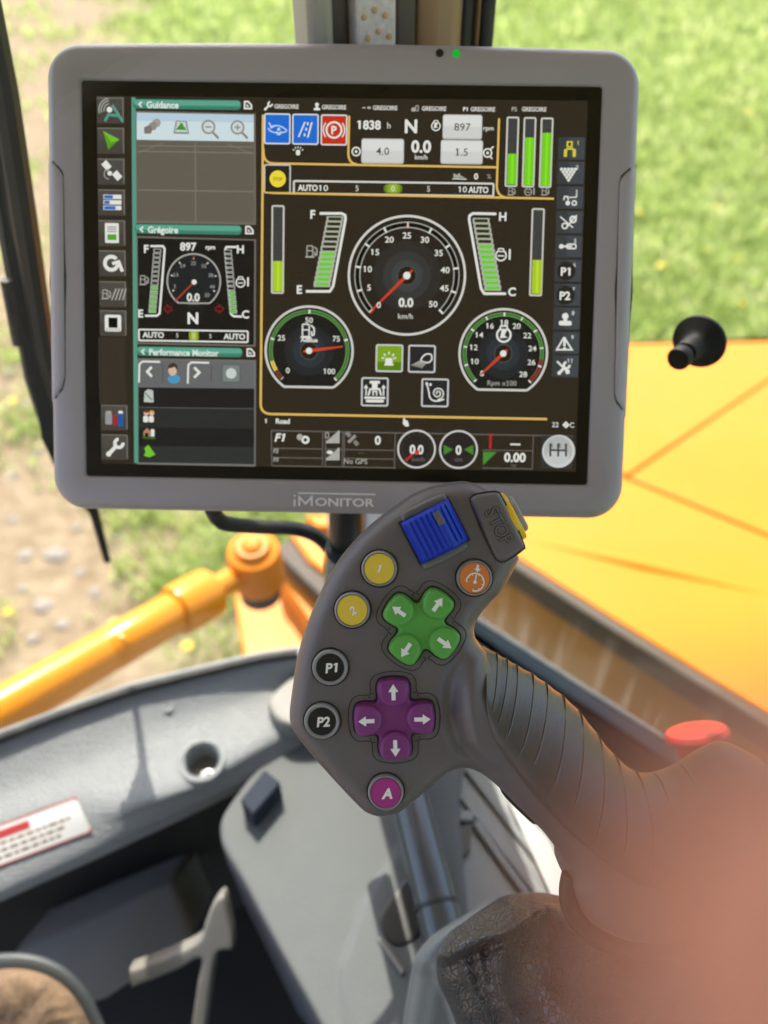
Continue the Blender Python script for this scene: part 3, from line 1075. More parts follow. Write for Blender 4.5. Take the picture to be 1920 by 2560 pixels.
def smooth_rows(rows, nu=120, u0=-140, u1=760, sub=8):
    """rows: list of (pixel polyline, level z, forward push); returns a grid of points, smoothed across the rows"""
    us = np.linspace(u0, u1, nu)
    ctrl = []
    for pl, z, fy in rows:
        vs_ = np.interp(us, [p[0] for p in pl], [p[1] for p in pl])
        # extend straight beyond the ends
        s0 = (pl[1][1] - pl[0][1]) / (pl[1][0] - pl[0][0]); s1 = (pl[-1][1] - pl[-2][1]) / (pl[-1][0] - pl[-2][0])
        vs_ = np.where(us < pl[0][0], pl[0][1] + s0 * (us - pl[0][0]), vs_)
        vs_ = np.where(us > pl[-1][0], pl[-1][1] + s1 * (us - pl[-1][0]), vs_)
        k = np.ones(9) / 9
        vv = np.convolve(np.pad(vs_, 4, mode='edge'), k, mode='valid')
        vv[:5] = vs_[:5]; vv[-5:] = vs_[-5:]
        ctrl.append(np.array([G(u, v, z) + np.array([0, fy, 0]) for u, v in zip(us, vv)]))
    ctrl = np.array(ctrl)                        # rows x nu x 3
    out = []
    for i in range(nu):
        out.append(catmull(list(ctrl[:, i]), closed=False, step=1e9) if sub == 1 else spline_n(ctrl[:, i], sub))
    return np.array(out).transpose(1, 0, 2)       # (rows*sub) x nu x 3


def spline_n(p, k):
    n = len(p); out = []
    for i in range(n - 1):
        p0 = p[max(i - 1, 0)]; p1 = p[i]; p2 = p[i + 1]; p3 = p[min(i + 2, n - 1)]
        for j in range(k):
            t = j / k
            out.append(0.5 * ((2 * p1) + (-p0 + p2) * t + (2 * p0 - 5 * p1 + 4 * p2 - p3) * t * t + (-p0 + 3 * p1 - 3 * p2 + p3) * t ** 3))
    out.append(p[-1])
    return np.array(out)


def grid_faces(nr, nc, keep=None):
    f = []
    for i in range(nr - 1):
        for j in range(nc - 1):
            if keep is None or keep[i, j]:
                f.append([i * nc + j, i * nc + j + 1, (i + 1) * nc + j + 1, (i + 1) * nc + j])
    return f


def dashboard():
    r0 = [(0, 1850), (163, 1788), (325, 1731), (488, 1690), (651, 1652), (738, 1639)]
    r1 = [(0, 1975), (320, 1862), (560, 1775), (740, 1700)]
    r2 = [(0, 2052), (192, 1997), (311, 2040 - 40), (495, 1945), (600, 1880), (740, 1800)]
    r3 = [(0, 2236), (293, 2108), (450, 2035), (600, 1965), (740, 1890)]
    r35 = [(0, 2262), (293, 2133), (450, 2060), (600, 1985), (740, 1910)]
    g_ = smooth_rows([(r0, -.621, .012), (r0, -.6125, 0), ([(u, v + 18) for u, v in r0], -.6145, 0), (r1, -.632, 0), (r2, -.637, 0), ([(u, v * .45 + w * .55) for (u, v), w in zip(r2, np.interp([q[0] for q in r2], [q[0] for q in r3], [q[1] for q in r3]))], -.649, 0), (r3, -.664, 0), (r35, -.678, .010), (r35, -.692, .09), (r35, -.75, .13), (r35, -1.12, .13)], sub=10, nu=170)
    nr, nc, _ = g_.shape
    t = thing('dashboard', G(300, 1950, -1.12), 'grey moulded dash ledge along the left front pane, sparkling in the sun', 'dashboard')
    hc = G(505, 1893, -.652)
    # find the surface point under the recess pixel
    flat = g_.reshape(-1, 3)
    cu = (flat - CAM); dd = cu @ F; uu = 960 + FPX * (cu @ R) / dd; vv = 1280 - FPX * (cu @ U) / dd
    lim = int(len(flat) * .6)
    k = int(np.argmin(((uu - 505) ** 2 + (vv - 1898) ** 2)[:lim]))
    hc = flat[k]
    ki, kj = divmod(k, nc)
    n_ = np.cross(g_[ki, min(kj + 2, nc - 1)] - g_[ki, kj - 2], g_[min(ki + 2, nr - 1), kj] - g_[ki - 2, kj]); n_ /= np.linalg.norm(n_)
    if n_[2] < 0: n_ = -n_
    n_ = n_ * .55 + np.array([0, 0, .45]); n_ /= np.linalg.norm(n_)
    rad = .0155
    rel = g_ - hc
    dist = np.linalg.norm(rel - (rel @ n_)[..., None] * n_, axis=2)
    dist = np.where(np.abs(rel @ n_) < .02, dist, 1); dist[int(nr * .62):] = 1
    mb = MB()
    keep = np.ones((nr - 1, nc - 1), bool)
    for i in range(nr - 1):
        for j in range(nc - 1):
            if min(dist[i, j], dist[i + 1, j], dist[i, j + 1], dist[i + 1, j + 1]) < rad:
                keep[i, j] = False
    mb.add(g_.reshape(-1, 3), [q[::-1] for q in grid_faces(nr, nc, keep)])
    o = mb.build('dash_moulding', MAT['dash'], t, angle=50)
    # recess: a lipped cup let into the moulding
    prof = [(rad * 1.5, -.0035), (rad * 1.38, .001), (rad * 1.15, .0015), (rad * 1.0, -.001), (rad * .96, -.004), (rad * .9, -.022), (rad * .35, -.0225), (0, -.0225)]
    v, f = lathe(hc, n_, prof, 44)
    mk('bolt_recess', v, f, MAT['dash'], t)
    v, f = lathe(hc + n_ * -.0225 + np.array([.004, -.004, 0]), n_, [(.0075, 0), (.0072, .0015), (.0045, .002), (.0045, .005), (.0035, .0055), (.002, .0055), (.0018, .003), (0, .003)], 24)
    mk('bolt', v, f, MAT['steel'], t)
    k = int(np.argmin(((uu - 420) ** 2 + (vv - 1766) ** 2)[:lim]))
    v, f = lathe(flat[k] + np.array([0, 0, -.0006]), (0, -.2, 1), [(.0052, 0), (.005, .0012), (.0036, .0014), (.0034, .0004), (0, .0003)], 24)
    mk('cover_screw', v, f, MAT['dash'], t)
    # black seal along the foot of the pane
    us = np.linspace(-140, 745, 60)
    vs_ = np.interp(us, [p[0] for p in r0], [p[1] for p in r0])
    vs_ = np.where(us < 0, 1850 - .38 * us, vs_)
    path = [G(u, v - 5, -.608) for u, v in zip(us, vs_)]
    v, f = tube(path, .0052, 10)
    mk('glass_seal', v, f, MAT['black_rubber'], t)
    return g_, uu.reshape(nr, nc), vv.reshape(nr, nc)


dg, duu, dvv = dashboard()


def dash_point(u, v, lift=0.0):
    d2 = (duu - u) ** 2 + (dvv - v) ** 2
    k = int(np.argmin(d2[: int(len(duu) * .62)]))
    i, j = divmod(k, duu.shape[1])
    # bilinear-ish refinement with the local tangent plane
    i = min(max(i, 1), duu.shape[0] - 2); j = min(max(j, 1), duu.shape[1] - 2)
    n_ = np.cross(dg[i, j + 1] - dg[i, j - 1], dg[i + 1, j] - dg[i - 1, j]); n_ /= np.linalg.norm(n_)
    if np.dot(n_, F) > 0: n_ = -n_
    r = ray(u, v)
    tt = np.dot(n_, dg[i, j] - CAM) / np.dot(n_, r)
    return CAM + r * tt + n_ * lift


def warning_label():
    # corner points of the sheet on the dash face
    tl = (-130, 2110); tr = (190, 1993); br = (232, 2078); bl = (-130, 2215)

    def q(s, t, l):
        u = (1 - s) * ((1 - t) * tl[0] + t * bl[0]) + s * ((1 - t) * tr[0] + t * br[0])
        v = (1 - s) * ((1 - t) * tl[1] + t * bl[1]) + s * ((1 - t) * tr[1] + t * br[1])
        return dash_point(u, v, l)
    n = 14; mth = 8

    def sheet(s0, s1, t0, t1, l, nn=n, mm=mth):
        vv = [q(s0 + (s1 - s0) * i / nn, t0 + (t1 - t0) * j / mm, l) for j in range(mm + 1) for i in range(nn + 1)]
        return vv, grid_faces(mm + 1, nn + 1)
    t = thing('warning_label', q(.7, .5, 0), 'white warning label with red border stuck on the dash front', 'warning label')
    v, f = sheet(0, 1, 0, 1, .0012)
    mk('paper_sheet', v, f, MAT['paper'], t, angle=180)
    mb = MB()
    for s0, s1, t0, t1 in [(0, 1, 0, .035), (0, 1, .965, 1), (.985, 1, .035, .965)]:
        v, f = sheet(s0, s1, t0, t1, .0016, 14, 1); mb.add(v, f)
    v, f = sheet(.30, .62, .14, .34, .0016, 8, 2); mb.add(v, f)
    mb.build('red_print', MAT['label_red'], t, angle=180)
    mb = MB()
    random.seed(3)
    for k, (a, b) in enumerate([(.33, .90), (.30, .84), (.26, .80)]):
        x = a
        while x < b:
            w = random.uniform(.03, .07)
            v, f = sheet(x, min(x + w, b), .43 + .17 * k, .49 + .17 * k, .0016, 3, 1); mb.add(v, f)
            x += w + .015
    mb.build('text_line', MAT['label_brown'], t, angle=180)


warning_label()


def strip_rows(name, rows, mat, parent, u0, u1, nu=60, sub=6, angle=50):
    g_ = smooth_rows(rows, nu=nu, u0=u0, u1=u1, sub=sub)
    nr, nc, _ = g_.shape
    return mk(name, g_.reshape(-1, 3), [q[::-1] for q in grid_faces(nr, nc)], mat, parent, angle=angle)


def right_sill():
    A = [(1100, 1483), (1209, 1553), (1678, 1855), (1990, 2056)]
    sh = lambda dv, extra=0: [(u, v + dv + extra * (u - 1209) / 470) for u, v in A]
    t = thing('window_sill', G(1500, 1900, -.9), 'dark grey sill under the right front pane with pale edge strips', 'window sill')
    strip_rows('edge_trim', [(sh(-4), -.627, .0), (sh(-4), -.618, 0), (sh(8), -.617, 0), (sh(14), -.622, 0)], MAT['console'], t, 1080, 2000)
    strip_rows('sill_face', [(sh(12), -.623, 0), (sh(24, 4), -.628, 0), (sh(62, 16), -.652, 0), (sh(92, 22), -.674, 0), (sh(98, 22), -.69, 0.01), (sh(98, 22), -.9, .01)], plastic('sill_slate_plastic', (0.20, 0.235, 0.25), 0.4, 0.08, .2, 500, dust=.1), t, 1080, 2000)
    strip_rows('lower_trim', [(sh(94, 30), -.682, 0), (sh(96, 30), -.676, 0), (sh(108, 30), -.675, 0), (sh(116, 32), -.684, 0)], MAT['console'], t, 1080, 2000)
    strip_rows('side_shelf', [(sh(112, 32), -.686, 0), (sh(150, 50), -.69, 0), (sh(330, 120), -.70, 0), (sh(700, 160), -.712, 0)], MAT['beige'], t, 1080, 2100)
    # little catch on the lower trim
    c = G(1612, 1893, -.672)
    v, f = prism([c + rd * -.012 + rn * .004, c + rd * .012 + rn * .004, c + rd * .012 - rn * .004, c + rd * -.012 - rn * .004], (0, 0, -.012))
    bevel_obj(mk('catch', v, f, MAT['steel'], t), .0015)


right_sill()

# corner cover where dash and sill meet, in front of the pillar foot
t = thing('corner_cover', G(800, 1800, -.9), 'grey moulded corner cover where the dash meets the console', 'corner cover')
cpoly = [(575, 1812), (620, 1742), (690, 1676), (760, 1640), (1000, 1600), (1230, 1560), (1230, 1700), (900, 1790), (760, 1800), (715, 1850), (697, 1838), (672, 1815), (650, 1850), (610, 1905)]
outl = catmull([(u, v) for u, v in cpoly], True, 8)
v, f = pillow(outl, lambda x, y, h: G(x, y, -.640) + np.array([0, 0, h]), lambda d, x, y: rim(d, 26, .014), 26, 24, .12)
mk('moulded_cover', v, f, MAT['console'], t)
v, f = pillow(catmull([(668, 1760), (700, 1712), (760, 1680), (860, 1700), (860, 1790), (720, 1812)], True, 8), lambda x, y, h: G(x, y, -.622) + np.array([0, 0, h]), lambda d, x, y: rim(d, 12, .006), 12, 20, .016)
mk('raised_flap', v, f, MAT['beige'], t)


def console():
    z = -.655
    out = [(549, 2078), (552, 2046), (575, 2004), (640, 1918), (700, 1842), (760, 1790), (1000, 1760), (1150, 1800), (1150, 2030), (1168, 2240), (1180, 2420), (1150, 2700), (900, 2760), (800, 2560), (690, 2360), (612, 2214), (560, 2124)]
    ol = catmull(out, True, 8)
    t = thing('side_console', G(800, 2200, -1.1), 'flat sunlit light grey side console running under the joystick', 'console')

    def hgt(d, x, y):
        # a shallow step follows a curve down the right part of the deck
        cx = np.interp(y, [2040, 2140, 2250, 2420, 2560, 2700], [1050, 985, 915, 852, 852, 880])
        st = sstep(-9, 9, x - cx) * .0030
        sc = sstep(40, 90, d)
        return rim(d, 14, .006) + st * sc
    v, f = pillow(ol, lambda x, y, h: G(x, y, z) + np.array([0, 0, h]), hgt, 14, 11, .03)
    mk('console_deck', v, f, MAT['console'], t)
    # the upright flank under the deck edge, leaning inwards
    e = [(549, 2082), (562, 2130), (612, 2216), (690, 2362), (800, 2562), (900, 2762)]
    top = [G(u, v, z - .012) for u, v in e]
    inn = []
    c = G(1100, 2300, z)
    for p in top:
        d = c - p; d[2] = 0; d /= np.linalg.norm(d)
        inn.append(p + d * .035 + np.array([0, 0, -.42]))
    mid = [p * .75 + q * .25 + np.array([-.004, 0, 0]) for p, q in zip(top, inn)]
    vv = top + mid + inn; n = len(top)
    ff = []
    for k in range(2):
        for i in range(n - 1):
            ff.append([k * n + i, (k + 1) * n + i, (k + 1) * n + i + 1, k * n + i + 1])
    mk('console_flank', vv, ff, plastic('console_flank_plastic', (0.13, 0.145, 0.18), 0.55, .08, .2, 500), t, angle=60)
    # opening beside the tube with a bright glint on its edge, built as a pale bar
    hole = catmull([(950, 2300), (985, 2235), (1030, 2190), (1045, 2260), (1052, 2330), (1010, 2362), (975, 2355)], True, 6)
    v, f = pillow(hole, lambda x, y, h: G(x, y, z + .0046) + np.array([0, 0, h]), lambda d, x, y: rim(d, 6, .001), 6, 12, .003)
    mk('slot_cover', v, f, MAT['black'], t)
    v, f = tube([G(948, 2345, z + .004), G(975, 2385, z + .005), G(1008, 2432, z + .004)], .0024, 10)
    mk('glint_bar', v, f, MAT['beige'], t)


console()


def console_clip():
    z = -.652
    c0 = [(600, 2000), (661, 1922), (702, 1956), (632, 2038)]
    pts = [G(u, v, z + .020) for u, v in c0]
    v, f = prism(pts, (0, 0, -.030))
    o = mk('console_clip', v, f, MAT['clip'], None, origin=np.mean(pts, axis=0) + np.array([0, 0, -.03]))
    bevel_obj(o, .002)
    tag(o, 'small slate blue clip block on the near corner of the grey console', 'clip')


console_clip()


def tube_post():
    a = P(985, 1850, .70); b = P(1135, 2440, .565)
    t = thing('support_tube', b, 'dark glossy support tube running down behind the joystick', 'tube')
    v, f = tube([a, a * .6 + b * .4, b], .0172, 28)
    mk('tube', v, f, MAT['tube'], t)
    d = (b - a) / np.linalg.norm(b - a)
    q = a + (b - a) * .74
    v, f = lathe(q, d, [(.0172, 0), (.0179, .0005), (.0179, .0035), (.0172, .004)], 28)
    mk('clamp_band', v, f, MAT['black'], t)


tube_post()


def tray():
    t = thing('storage_tray', G(1250, 2150, -.78), 'pale ribbed storage tray behind the joystick neck', 'tray')
    z = -.70
    poly = [G(1085, 1890, z), G(1500, 1890, z), G(1640, 2330, z), G(1150, 2500, z)]
    v, f = prism(poly, (0, 0, -.02))
    mk('tray_base', v, f, MAT['tray'], t)

    def rib(a, b, w, h, mat='tray'):
        p = G(*a, z); q = G(*b, z)
        d = q - p; d /= np.linalg.norm(d); s = np.cross(d, (0, 0, 1.0)); s /= np.linalg.norm(s)
        v, f = prism([p - s * w, q - s * w, q + s * w, p + s * w], (0, 0, h))
        o = mk('tray_rib', v, f, MAT[mat], t); bevel_obj(o, min(w * .7, .003))
    rib((1110, 1930), (1395, 2290), .006, .004)
    rib((1165, 1925), (1440, 2270), .004, .005)
    rib((1125, 2045), (1185, 2045), .006, .005)
    rib((1185, 2060), (1330, 2260), .004, .006)
    poly = [G(1120, 2085, z), G(1180, 2066, z), G(1174, 2130, z), G(1140, 2165, z)]
    v, f = prism([p + np.array([0, 0, .006]) for p in poly], (0, 0, -.004))
    mk('dark_pocket', v, f, MAT['black'], t)
    poly = [G(1270, 2010, z), G(1365, 2100, z), G(1450, 2260, z), G(1385, 2260, z)]
    v, f = prism([p + np.array([0, 0, .006]) for p in poly], (0, 0, -.004))
    o = mk('sunlit_tray_end', v, f, MAT['sunlit_pale'], t)  # sun glare on the tray, put in as a paler plate


tray()


def red_button():
    c = P(1745, 1850, .545)
    t = thing('emergency_button', c + np.array([0, 0, -.04]), 'red mushroom push button on a dark stem right of the grip', 'push button')
    ax = -.2 * R + .93 * U + .02 * F
    v, f = lathe(c, ax, [(.0150, -.019), (.0162, -.012), (.0168, -.002), (.0212, .0000), (.0222, .0018), (.0222, .0042), (.0205, .0068), (.013, .0085), (.006, .0086), (0, .0082)], 48)
    mk('cap', v, f, MAT['red'], t)
    v, f = lathe(c, ax, [(.0130, -.045), (.0130, -.018)], 32)
    mk('stem', v, f, MAT['black'], t)


red_button()


def lower_fittings():
    # a sun patch built as a pale piece and a dark box in the shade under the dash
    t = thing('sun_patch', P(520, 2600, .68), 'sun patch under the dash built as a pale sloping bar', 'bracket')
    d = .655
    out = catmull([(320, 2428), (420, 2390), (495, 2352), (512, 2310), (530, 2265), (556, 2240), (570, 2290), (582, 2374), (545, 2382), (530, 2440), (500, 2640), (470, 2640), (490, 2480), (500, 2400), (440, 2428), (326, 2474)], True, 8, sharp=(0, 15))
    v, f = pillow(out, lambda x, y, h: P(x, y, d, h), lambda q, x, y: rim(q, 8, .004), 8, 12, .012)
    mk('sun_patch_plate', v, f, MAT['beige'], t)
    t = thing('under_dash_box', P(300, 2500, .95), 'dark grey box cover in the shade below the dash', 'box cover')
    A = P(20, 2390, .80); B = P(432, 2205, .84); C = P(486, 2350, .80); D = P(262, 2505, .74); E = P(90, 2560, .72)
    v, f = prism([A, B, C, D, E], F * .1)
    o = mk('cover', v, f, MAT['interior_mid'], t); bevel_obj(o, .008)


lower_fittings()


def boot():
    d = .60
    t = thing('work_boot', P(20, 2640, .62), 'dusty tan work boot toe with grey rubber rim at the lower left', 'boot')
    out = catmull([(-260, 2560), (-180, 2440), (-60, 2392), (60, 2382), (150, 2410), (215, 2470), (262, 2560), (330, 2720), (340, 2900), (-260, 2900)], True, 8)
    v, f = pillow(out, lambda x, y, h: P(x, y, d + .004 - h), lambda q, x, y: rim(q, 30, .008), 30, 18, .02)
    mk('rubber_rim', v, f, MAT['boot_rim'], t)
    cx, cy_ = 30, 2740
    inn = np.array([(cx + (x - cx) * .885, cy_ + (y - cy_) * .90 + 4) for x, y in out])

    def hg(q, x, y):
        r = np.array([mnoise.fractal(Vector((a * .012, b * .012, 1.5)), 1.0, 2.0, 4) for a, b in zip(x, y)])
        return rim(q, 110, .022) + .016 + r * .003
    v, f = pillow(inn, lambda x, y, h: P(x, y, d - h), hg, 110, 10, .02, rings=10)
    mk('toe_cap', v, f, MAT['boot_leather'], t, angle=180)


boot()

# ================================================================== THE MONITOR
fv = lambda u, v: (u * K, v * K)
_c = [fv(173, 170), fv(1303, 184), fv(1270, 1048), fv(184, 1028)]
_r = [ray(*q) for q in _c]
_d = np.linalg.solve(np.stack([_r[1], -_r[2], _r[3]], 1), _r[0])
_X = [_r[0], _r[1] * _d[0], _r[2] * _d[1], _r[3] * _d[2]]
_k = 0.41 / np.mean([np.dot(q, F) for q in _X])
_X = [q * _k for q in _X]
MO = CAM + np.mean(_X, axis=0)
mex = (_X[1] - _X[0]) + (_X[2] - _X[3]); mex /= np.linalg.norm(mex)
mey = (_X[0] - _X[3]) + (_X[1] - _X[2]); mey -= mex * np.dot(mex, mey); mey /= np.linalg.norm(mey)
mn = np.cross(mex, mey)
S = np.linalg.norm(((_X[1] - _X[0]) + (_X[2] - _X[3])) / 2) / ((1130 + 1086) / 2)      # metres per screen unit


def ML(x, y, h=0.0):
    return MO + mex * x + mey * y + mn * h


def R2(u, v):
    """local monitor coordinates (metres) of the point seen at full-view pixel (u, v)"""
    r = ray(u * K, v * K)
    t = np.dot(mn, MO - CAM) / np.dot(mn, r)
    q = CAM + r * t - MO
    return np.array([np.dot(q, mex), np.dot(q, mey)])


def rrect(hw, hh, r, n=10, bow=0.0, m=14):
    """rounded rectangle loop, counter-clockwise, same vertex count for every size"""
    out = []
    cs = [(hw - r, hh - r, 0), (-hw + r, hh - r, PI / 2), (-hw + r, -hh + r, PI), (hw - r, -hh + r, 3 * PI / 2)]
    for k, (cx, cy_, a) in enumerate(cs):
        for i in range(n + 1):
            t = a + PI / 2 * i / n
            out.append((cx + r * math.cos(t), cy_ + r * math.sin(t)))
        nx = cs[(k + 1) % 4]; a2 = nx[2]
        p = out[-1]; q = (nx[0] + r * math.cos(a2), nx[1] + r * math.sin(a2))
        for i in range(1, m):
            out.append((p[0] + (q[0] - p[0]) * i / m, p[1] + (q[1] - p[1]) * i / m))
    return np.array(out)


tl, tr, br, bl = R2(95, 85), R2(1384, 98), R2(1356, 1121), R2(105, 1101)
ocx = (tl[0] + tr[0] + br[0] + bl[0]) / 4; ocy = (tl[1] + tr[1] + br[1] + bl[1]) / 4
ohw = ((tr[0] - tl[0]) + (br[0] - bl[0])) / 4; ohh = ((tl[1] - bl[1]) + (tr[1] - br[1])) / 4
gtl, gtr, gbr, gbl = R2(173, 170), R2(1303, 184), R2(1270, 1048), R2(184, 1028)
gcx = (gtl[0] + gtr[0] + gbr[0] + gbl[0]) / 4; gcy = (gtl[1] + gtr[1] + gbr[1] + gbl[1]) / 4
ghw = ((gtr[0] - gtl[0]) + (gbr[0] - gbl[0])) / 4; ghh = ((gtl[1] - gbl[1]) + (gtr[1] - gbr[1])) / 4

mon = thing('monitor', ML(ocx, ocy - ohh, -.03), 'grey touchscreen monitor showing gauges and menus in front of the pillar', 'monitor')


def monitor_body():
    loops = []

    def outer(ins, h, r):
        q = rrect(ohw - ins, ohh - ins, max(r - ins, .003))
        bow = .0022 * (1 - np.clip(np.abs(q[:, 0]) / ohw, 0, 1) ** 2) * np.clip(q[:, 1] / ohh, 0, 1) ** 3
        return [ML(ocx + x, ocy + y + b - 0, h) for (x, y), b in zip(q, bow)]

    def inner(ins, h):
        q = rrect(ghw + ins, ghh + ins, .0018 + max(ins, 0))
        return [ML(gcx + x, gcy + y, h) for x, y in q]
    RR = .0185
    loops.append(inner(-.001, -.0075))
    loops.append(inner(0, -.0020))
    loops.append(inner(.0007, -.0004))
    loops.append(inner(.0016, 0))
    bev = .0075
    loops.append(outer(bev + .0035, 0.0, RR))
    for k in range(1, 7):
        a = PI / 2 * k / 6
        loops.append(outer(bev * (1 - math.sin(a)), -bev * (1 - math.cos(a)), RR))
    loops.append(outer(.0004, -.024, RR))
    loops.append(outer(.004, -.034, RR))
    loops.append(outer(.02, -.042, RR))
    n = len(loops[0])
    v = [p for l in loops for p in l]; f = []
    for k in range(len(loops) - 1):
        for i in range(n):
            j = (i + 1) % n
            f.append([k * n + i, (k + 1) * n + i, (k + 1) * n + j, k * n + j])
    f.append([(len(loops) - 1) * n + i for i in range(n)])
    mk('housing', v, f, MAT['bezel'], mon, angle=50)
    # side grips let into the flanks: a raised lighter pad with a dark joint round it
    for side, pts in (('l', [(99, 338), (128, 366), (136, 378), (140, 815), (134, 838), (106, 872), (90, 872), (86, 338)]),
                      ('r', [(1378, 352), (1342, 384), (1338, 398), (1328, 850), (1332, 866), (1356, 895), (1372, 895), (1392, 352)])):
        lo = [R2(u, v) for u, v in pts]
        lo = catmull(lo, True, .004, sharp=(0, 5, 6, 7))
        if side == 'l':
            lo[:, 0] = np.maximum(lo[:, 0], ocx - ohw - .0006)
        else:
            lo[:, 0] = np.minimum(lo[:, 0], ocx + ohw + .0006)

        def put(x, y, h, off=0.0):
            e = ohw - abs(x - ocx)                 # follow the rounded edge of the housing
            t = 1 - min(max(e / bev, 0), 1)
            return ML(x, y, h + off - bev * (1 - math.sqrt(max(1 - t * t, 0))))
        c = lo.mean(0)
        big = lo + (lo - c) / np.linalg.norm(lo - c, axis=1)[:, None] * .0011
        v, f = pillow(big, lambda x, y, h: put(x, y, h, .0002), lambda d, x, y: 0 * d, .0005, .004, .003, rings=2)
        mk('grip_joint', v, f, MAT['groove'], mon, angle=60)
        v, f = pillow(lo, lambda x, y, h: put(x, y, h, .0012), lambda d, x, y: rim(d, .0016, .0012), .0016, .003, .004)
        mk('side_grip', v, f, MAT['bezel_side'], mon, angle=60)
    # two little lamps in the top edge
    for (u, v_), m, nm in (((950, 114.5), MAT['black'], 'light_sensor'), ((985.5, 115.5), glow(28, 175, 50), 'status_light')):
        p = R2(u, v_)
        rr = 7.2 * S
        vv, ff = lathe(ML(p[0], p[1], 0), mn, [(rr * 1.15, -.0002), (rr * 1.1, .0003), (rr * .95, .0003), (rr * .8, -.0001) if nm == 'light_sensor' else (rr * .8, .0007), (0, -.0001) if nm == 'light_sensor' else (0, .0010)], 24)
        mk(nm, vv, ff, m, mon)


monitor_body()


class UI:
    """flat pieces of one screen element"""
    def __init__(s, h=0.0):
        s.mb = MB(); s.mats = []; s.h = -.00175 + h; s.n = 0

    def _m(s, col):
        m = col if not isinstance(col, tuple) else glow(*col)
        if m not in s.mats: s.mats.append(m)
        return s.mats.index(m)

    def poly(s, pts, col, faces=None):
        h = s.h + s.n * 1.2e-5; s.n += 1
        s.mb.add([ML(x, y, h) for x, y in pts], faces or [list(range(len(pts)))], s._m(col))
        return s

    def rect(s, cx, cy, w, h, col, r=0, rot=0):
        c = R2(cx, cy)
        q = rrect(w / 2 * S, h / 2 * S, max(r, .01) * S, 4, m=2) if r else np.array([(w / 2, h / 2), (-w / 2, h / 2), (-w / 2, -h / 2), (w / 2, -h / 2)]) * S
        a = math.radians(rot)
        q = np.array([(x * math.cos(a) - y * math.sin(a), x * math.sin(a) + y * math.cos(a)) for x, y in q])
        return s.poly(q + c, col)

    def rectc(s, u0, v0, u1, v1, col, r=0):
        return s.rect((u0 + u1) / 2, (v0 + v1) / 2, u1 - u0, v1 - v0, col, r)

    def frame(s, cx, cy, w, h, lw, col, r=0):
        c = R2(cx, cy)
        r = max(r, lw + .5)
        a = rrect(w / 2 * S, h / 2 * S, r * S, 4, m=2) + c
        b = rrect((w / 2 - lw) * S, (h / 2 - lw) * S, (r - lw) * S, 4, m=2) + c
        n = len(a)
        return s.poly(list(a) + list(b), col, [[i, (i + 1) % n, n + (i + 1) % n, n + i] for i in range(n)])

    def line(s, pts, w, col, local=False):
        p = [np.array(q) if local else R2(*q) for q in pts]
        L_ = []; R_ = []
        for i in range(len(p)):
            d0 = p[i] - p[i - 1] if i else p[1] - p[0]
            d1 = p[i + 1] - p[i] if i < len(p) - 1 else d0
            d0 = d0 / (np.linalg.norm(d0) + 1e-12); d1 = d1 / (np.linalg.norm(d1) + 1e-12)
            n0 = np.array([-d0[1], d0[0]]); n1 = np.array([-d1[1], d1[0]])
            m = n0 + n1; m /= np.linalg.norm(m) + 1e-9
            k = w / 2 * S / max(np.dot(m, n0), .4)
            L_.append(p[i] + m * k); R_.append(p[i] - m * k)
        n = len(p)
        return s.poly(L_ + R_, col, [[i, i + 1, n + i + 1, n + i] for i in range(n - 1)])

    def curve(s, pts, w, col):
        return s.line(list(catmull(pts, False, 3.0)), w, col)

    def disc(s, cx, cy, r, col, n=28, ry=None):
        c = R2(cx, cy)
        return s.poly([c + np.array([r * math.cos(t), (ry or r) * math.sin(t)]) * S for t in np.linspace(0, 2 * PI, n, endpoint=False)], col)

    def ring(s, cx, cy, r0, r1, col, a0=0, a1=360, n=64):
        c = R2(cx, cy)
        full = abs(a1 - a0) >= 360
        ts = np.radians(np.linspace(a0, a1, n + 1))
        if full: ts = ts[:-1]
        A = [c + np.array([math.cos(t), math.sin(t)]) * r1 * S for t in ts]
        B = [c + np.array([math.cos(t), math.sin(t)]) * r0 * S for t in ts]
        m = len(A)
        return s.poly(A + B, col, [[i, (i + 1) % m, m + (i + 1) % m, m + i] for i in range(m if full else m - 1)])

    def tick(s, cx, cy, r0, r1, a, w, col):
        c = R2(cx, cy); t = math.radians(a); d = np.array([math.cos(t), math.sin(t)]) * S
        return s.line([c + d * r0, c + d * r1], w, col, True)

    def fan(s, pts, col):
        return s.poly([R2(*q) for q in pts], col)

    def text(s, w, cx, cy, cap, col, bold=.0, shear=0, sx=1.0, align='c', rot=0, fit=None):
        v, f = text2d(w, bold, shear)
        if not len(v): return s
        c = R2(cx, cy)
        if fit: sx = fit / (cap * (v[:, 0].max() - v[:, 0].min()))
        vv = v * np.array([cap * sx, cap]) * S
        if align == 'l': vv = vv - np.array([vv[:, 0].min(), 0])
        return s.poly(list(vv + c), col, f)

    def build(s, name, parent, label=None):
        o = s.mb.build(name, s.mats, parent, angle=0)
        if label: o['label'] = label
        return o


W = (228, 228, 222); WD = (170, 168, 160); GR = (118, 113, 106); YE = (226, 184, 96); BG = (49, 42, 32)
DK = (28, 27, 25); GRN = (120, 205, 38); LIM = (165, 195, 50); TEAL = (88, 152, 132); RED_ = (205, 66, 40); TILE = (72, 68, 62)
B = .034


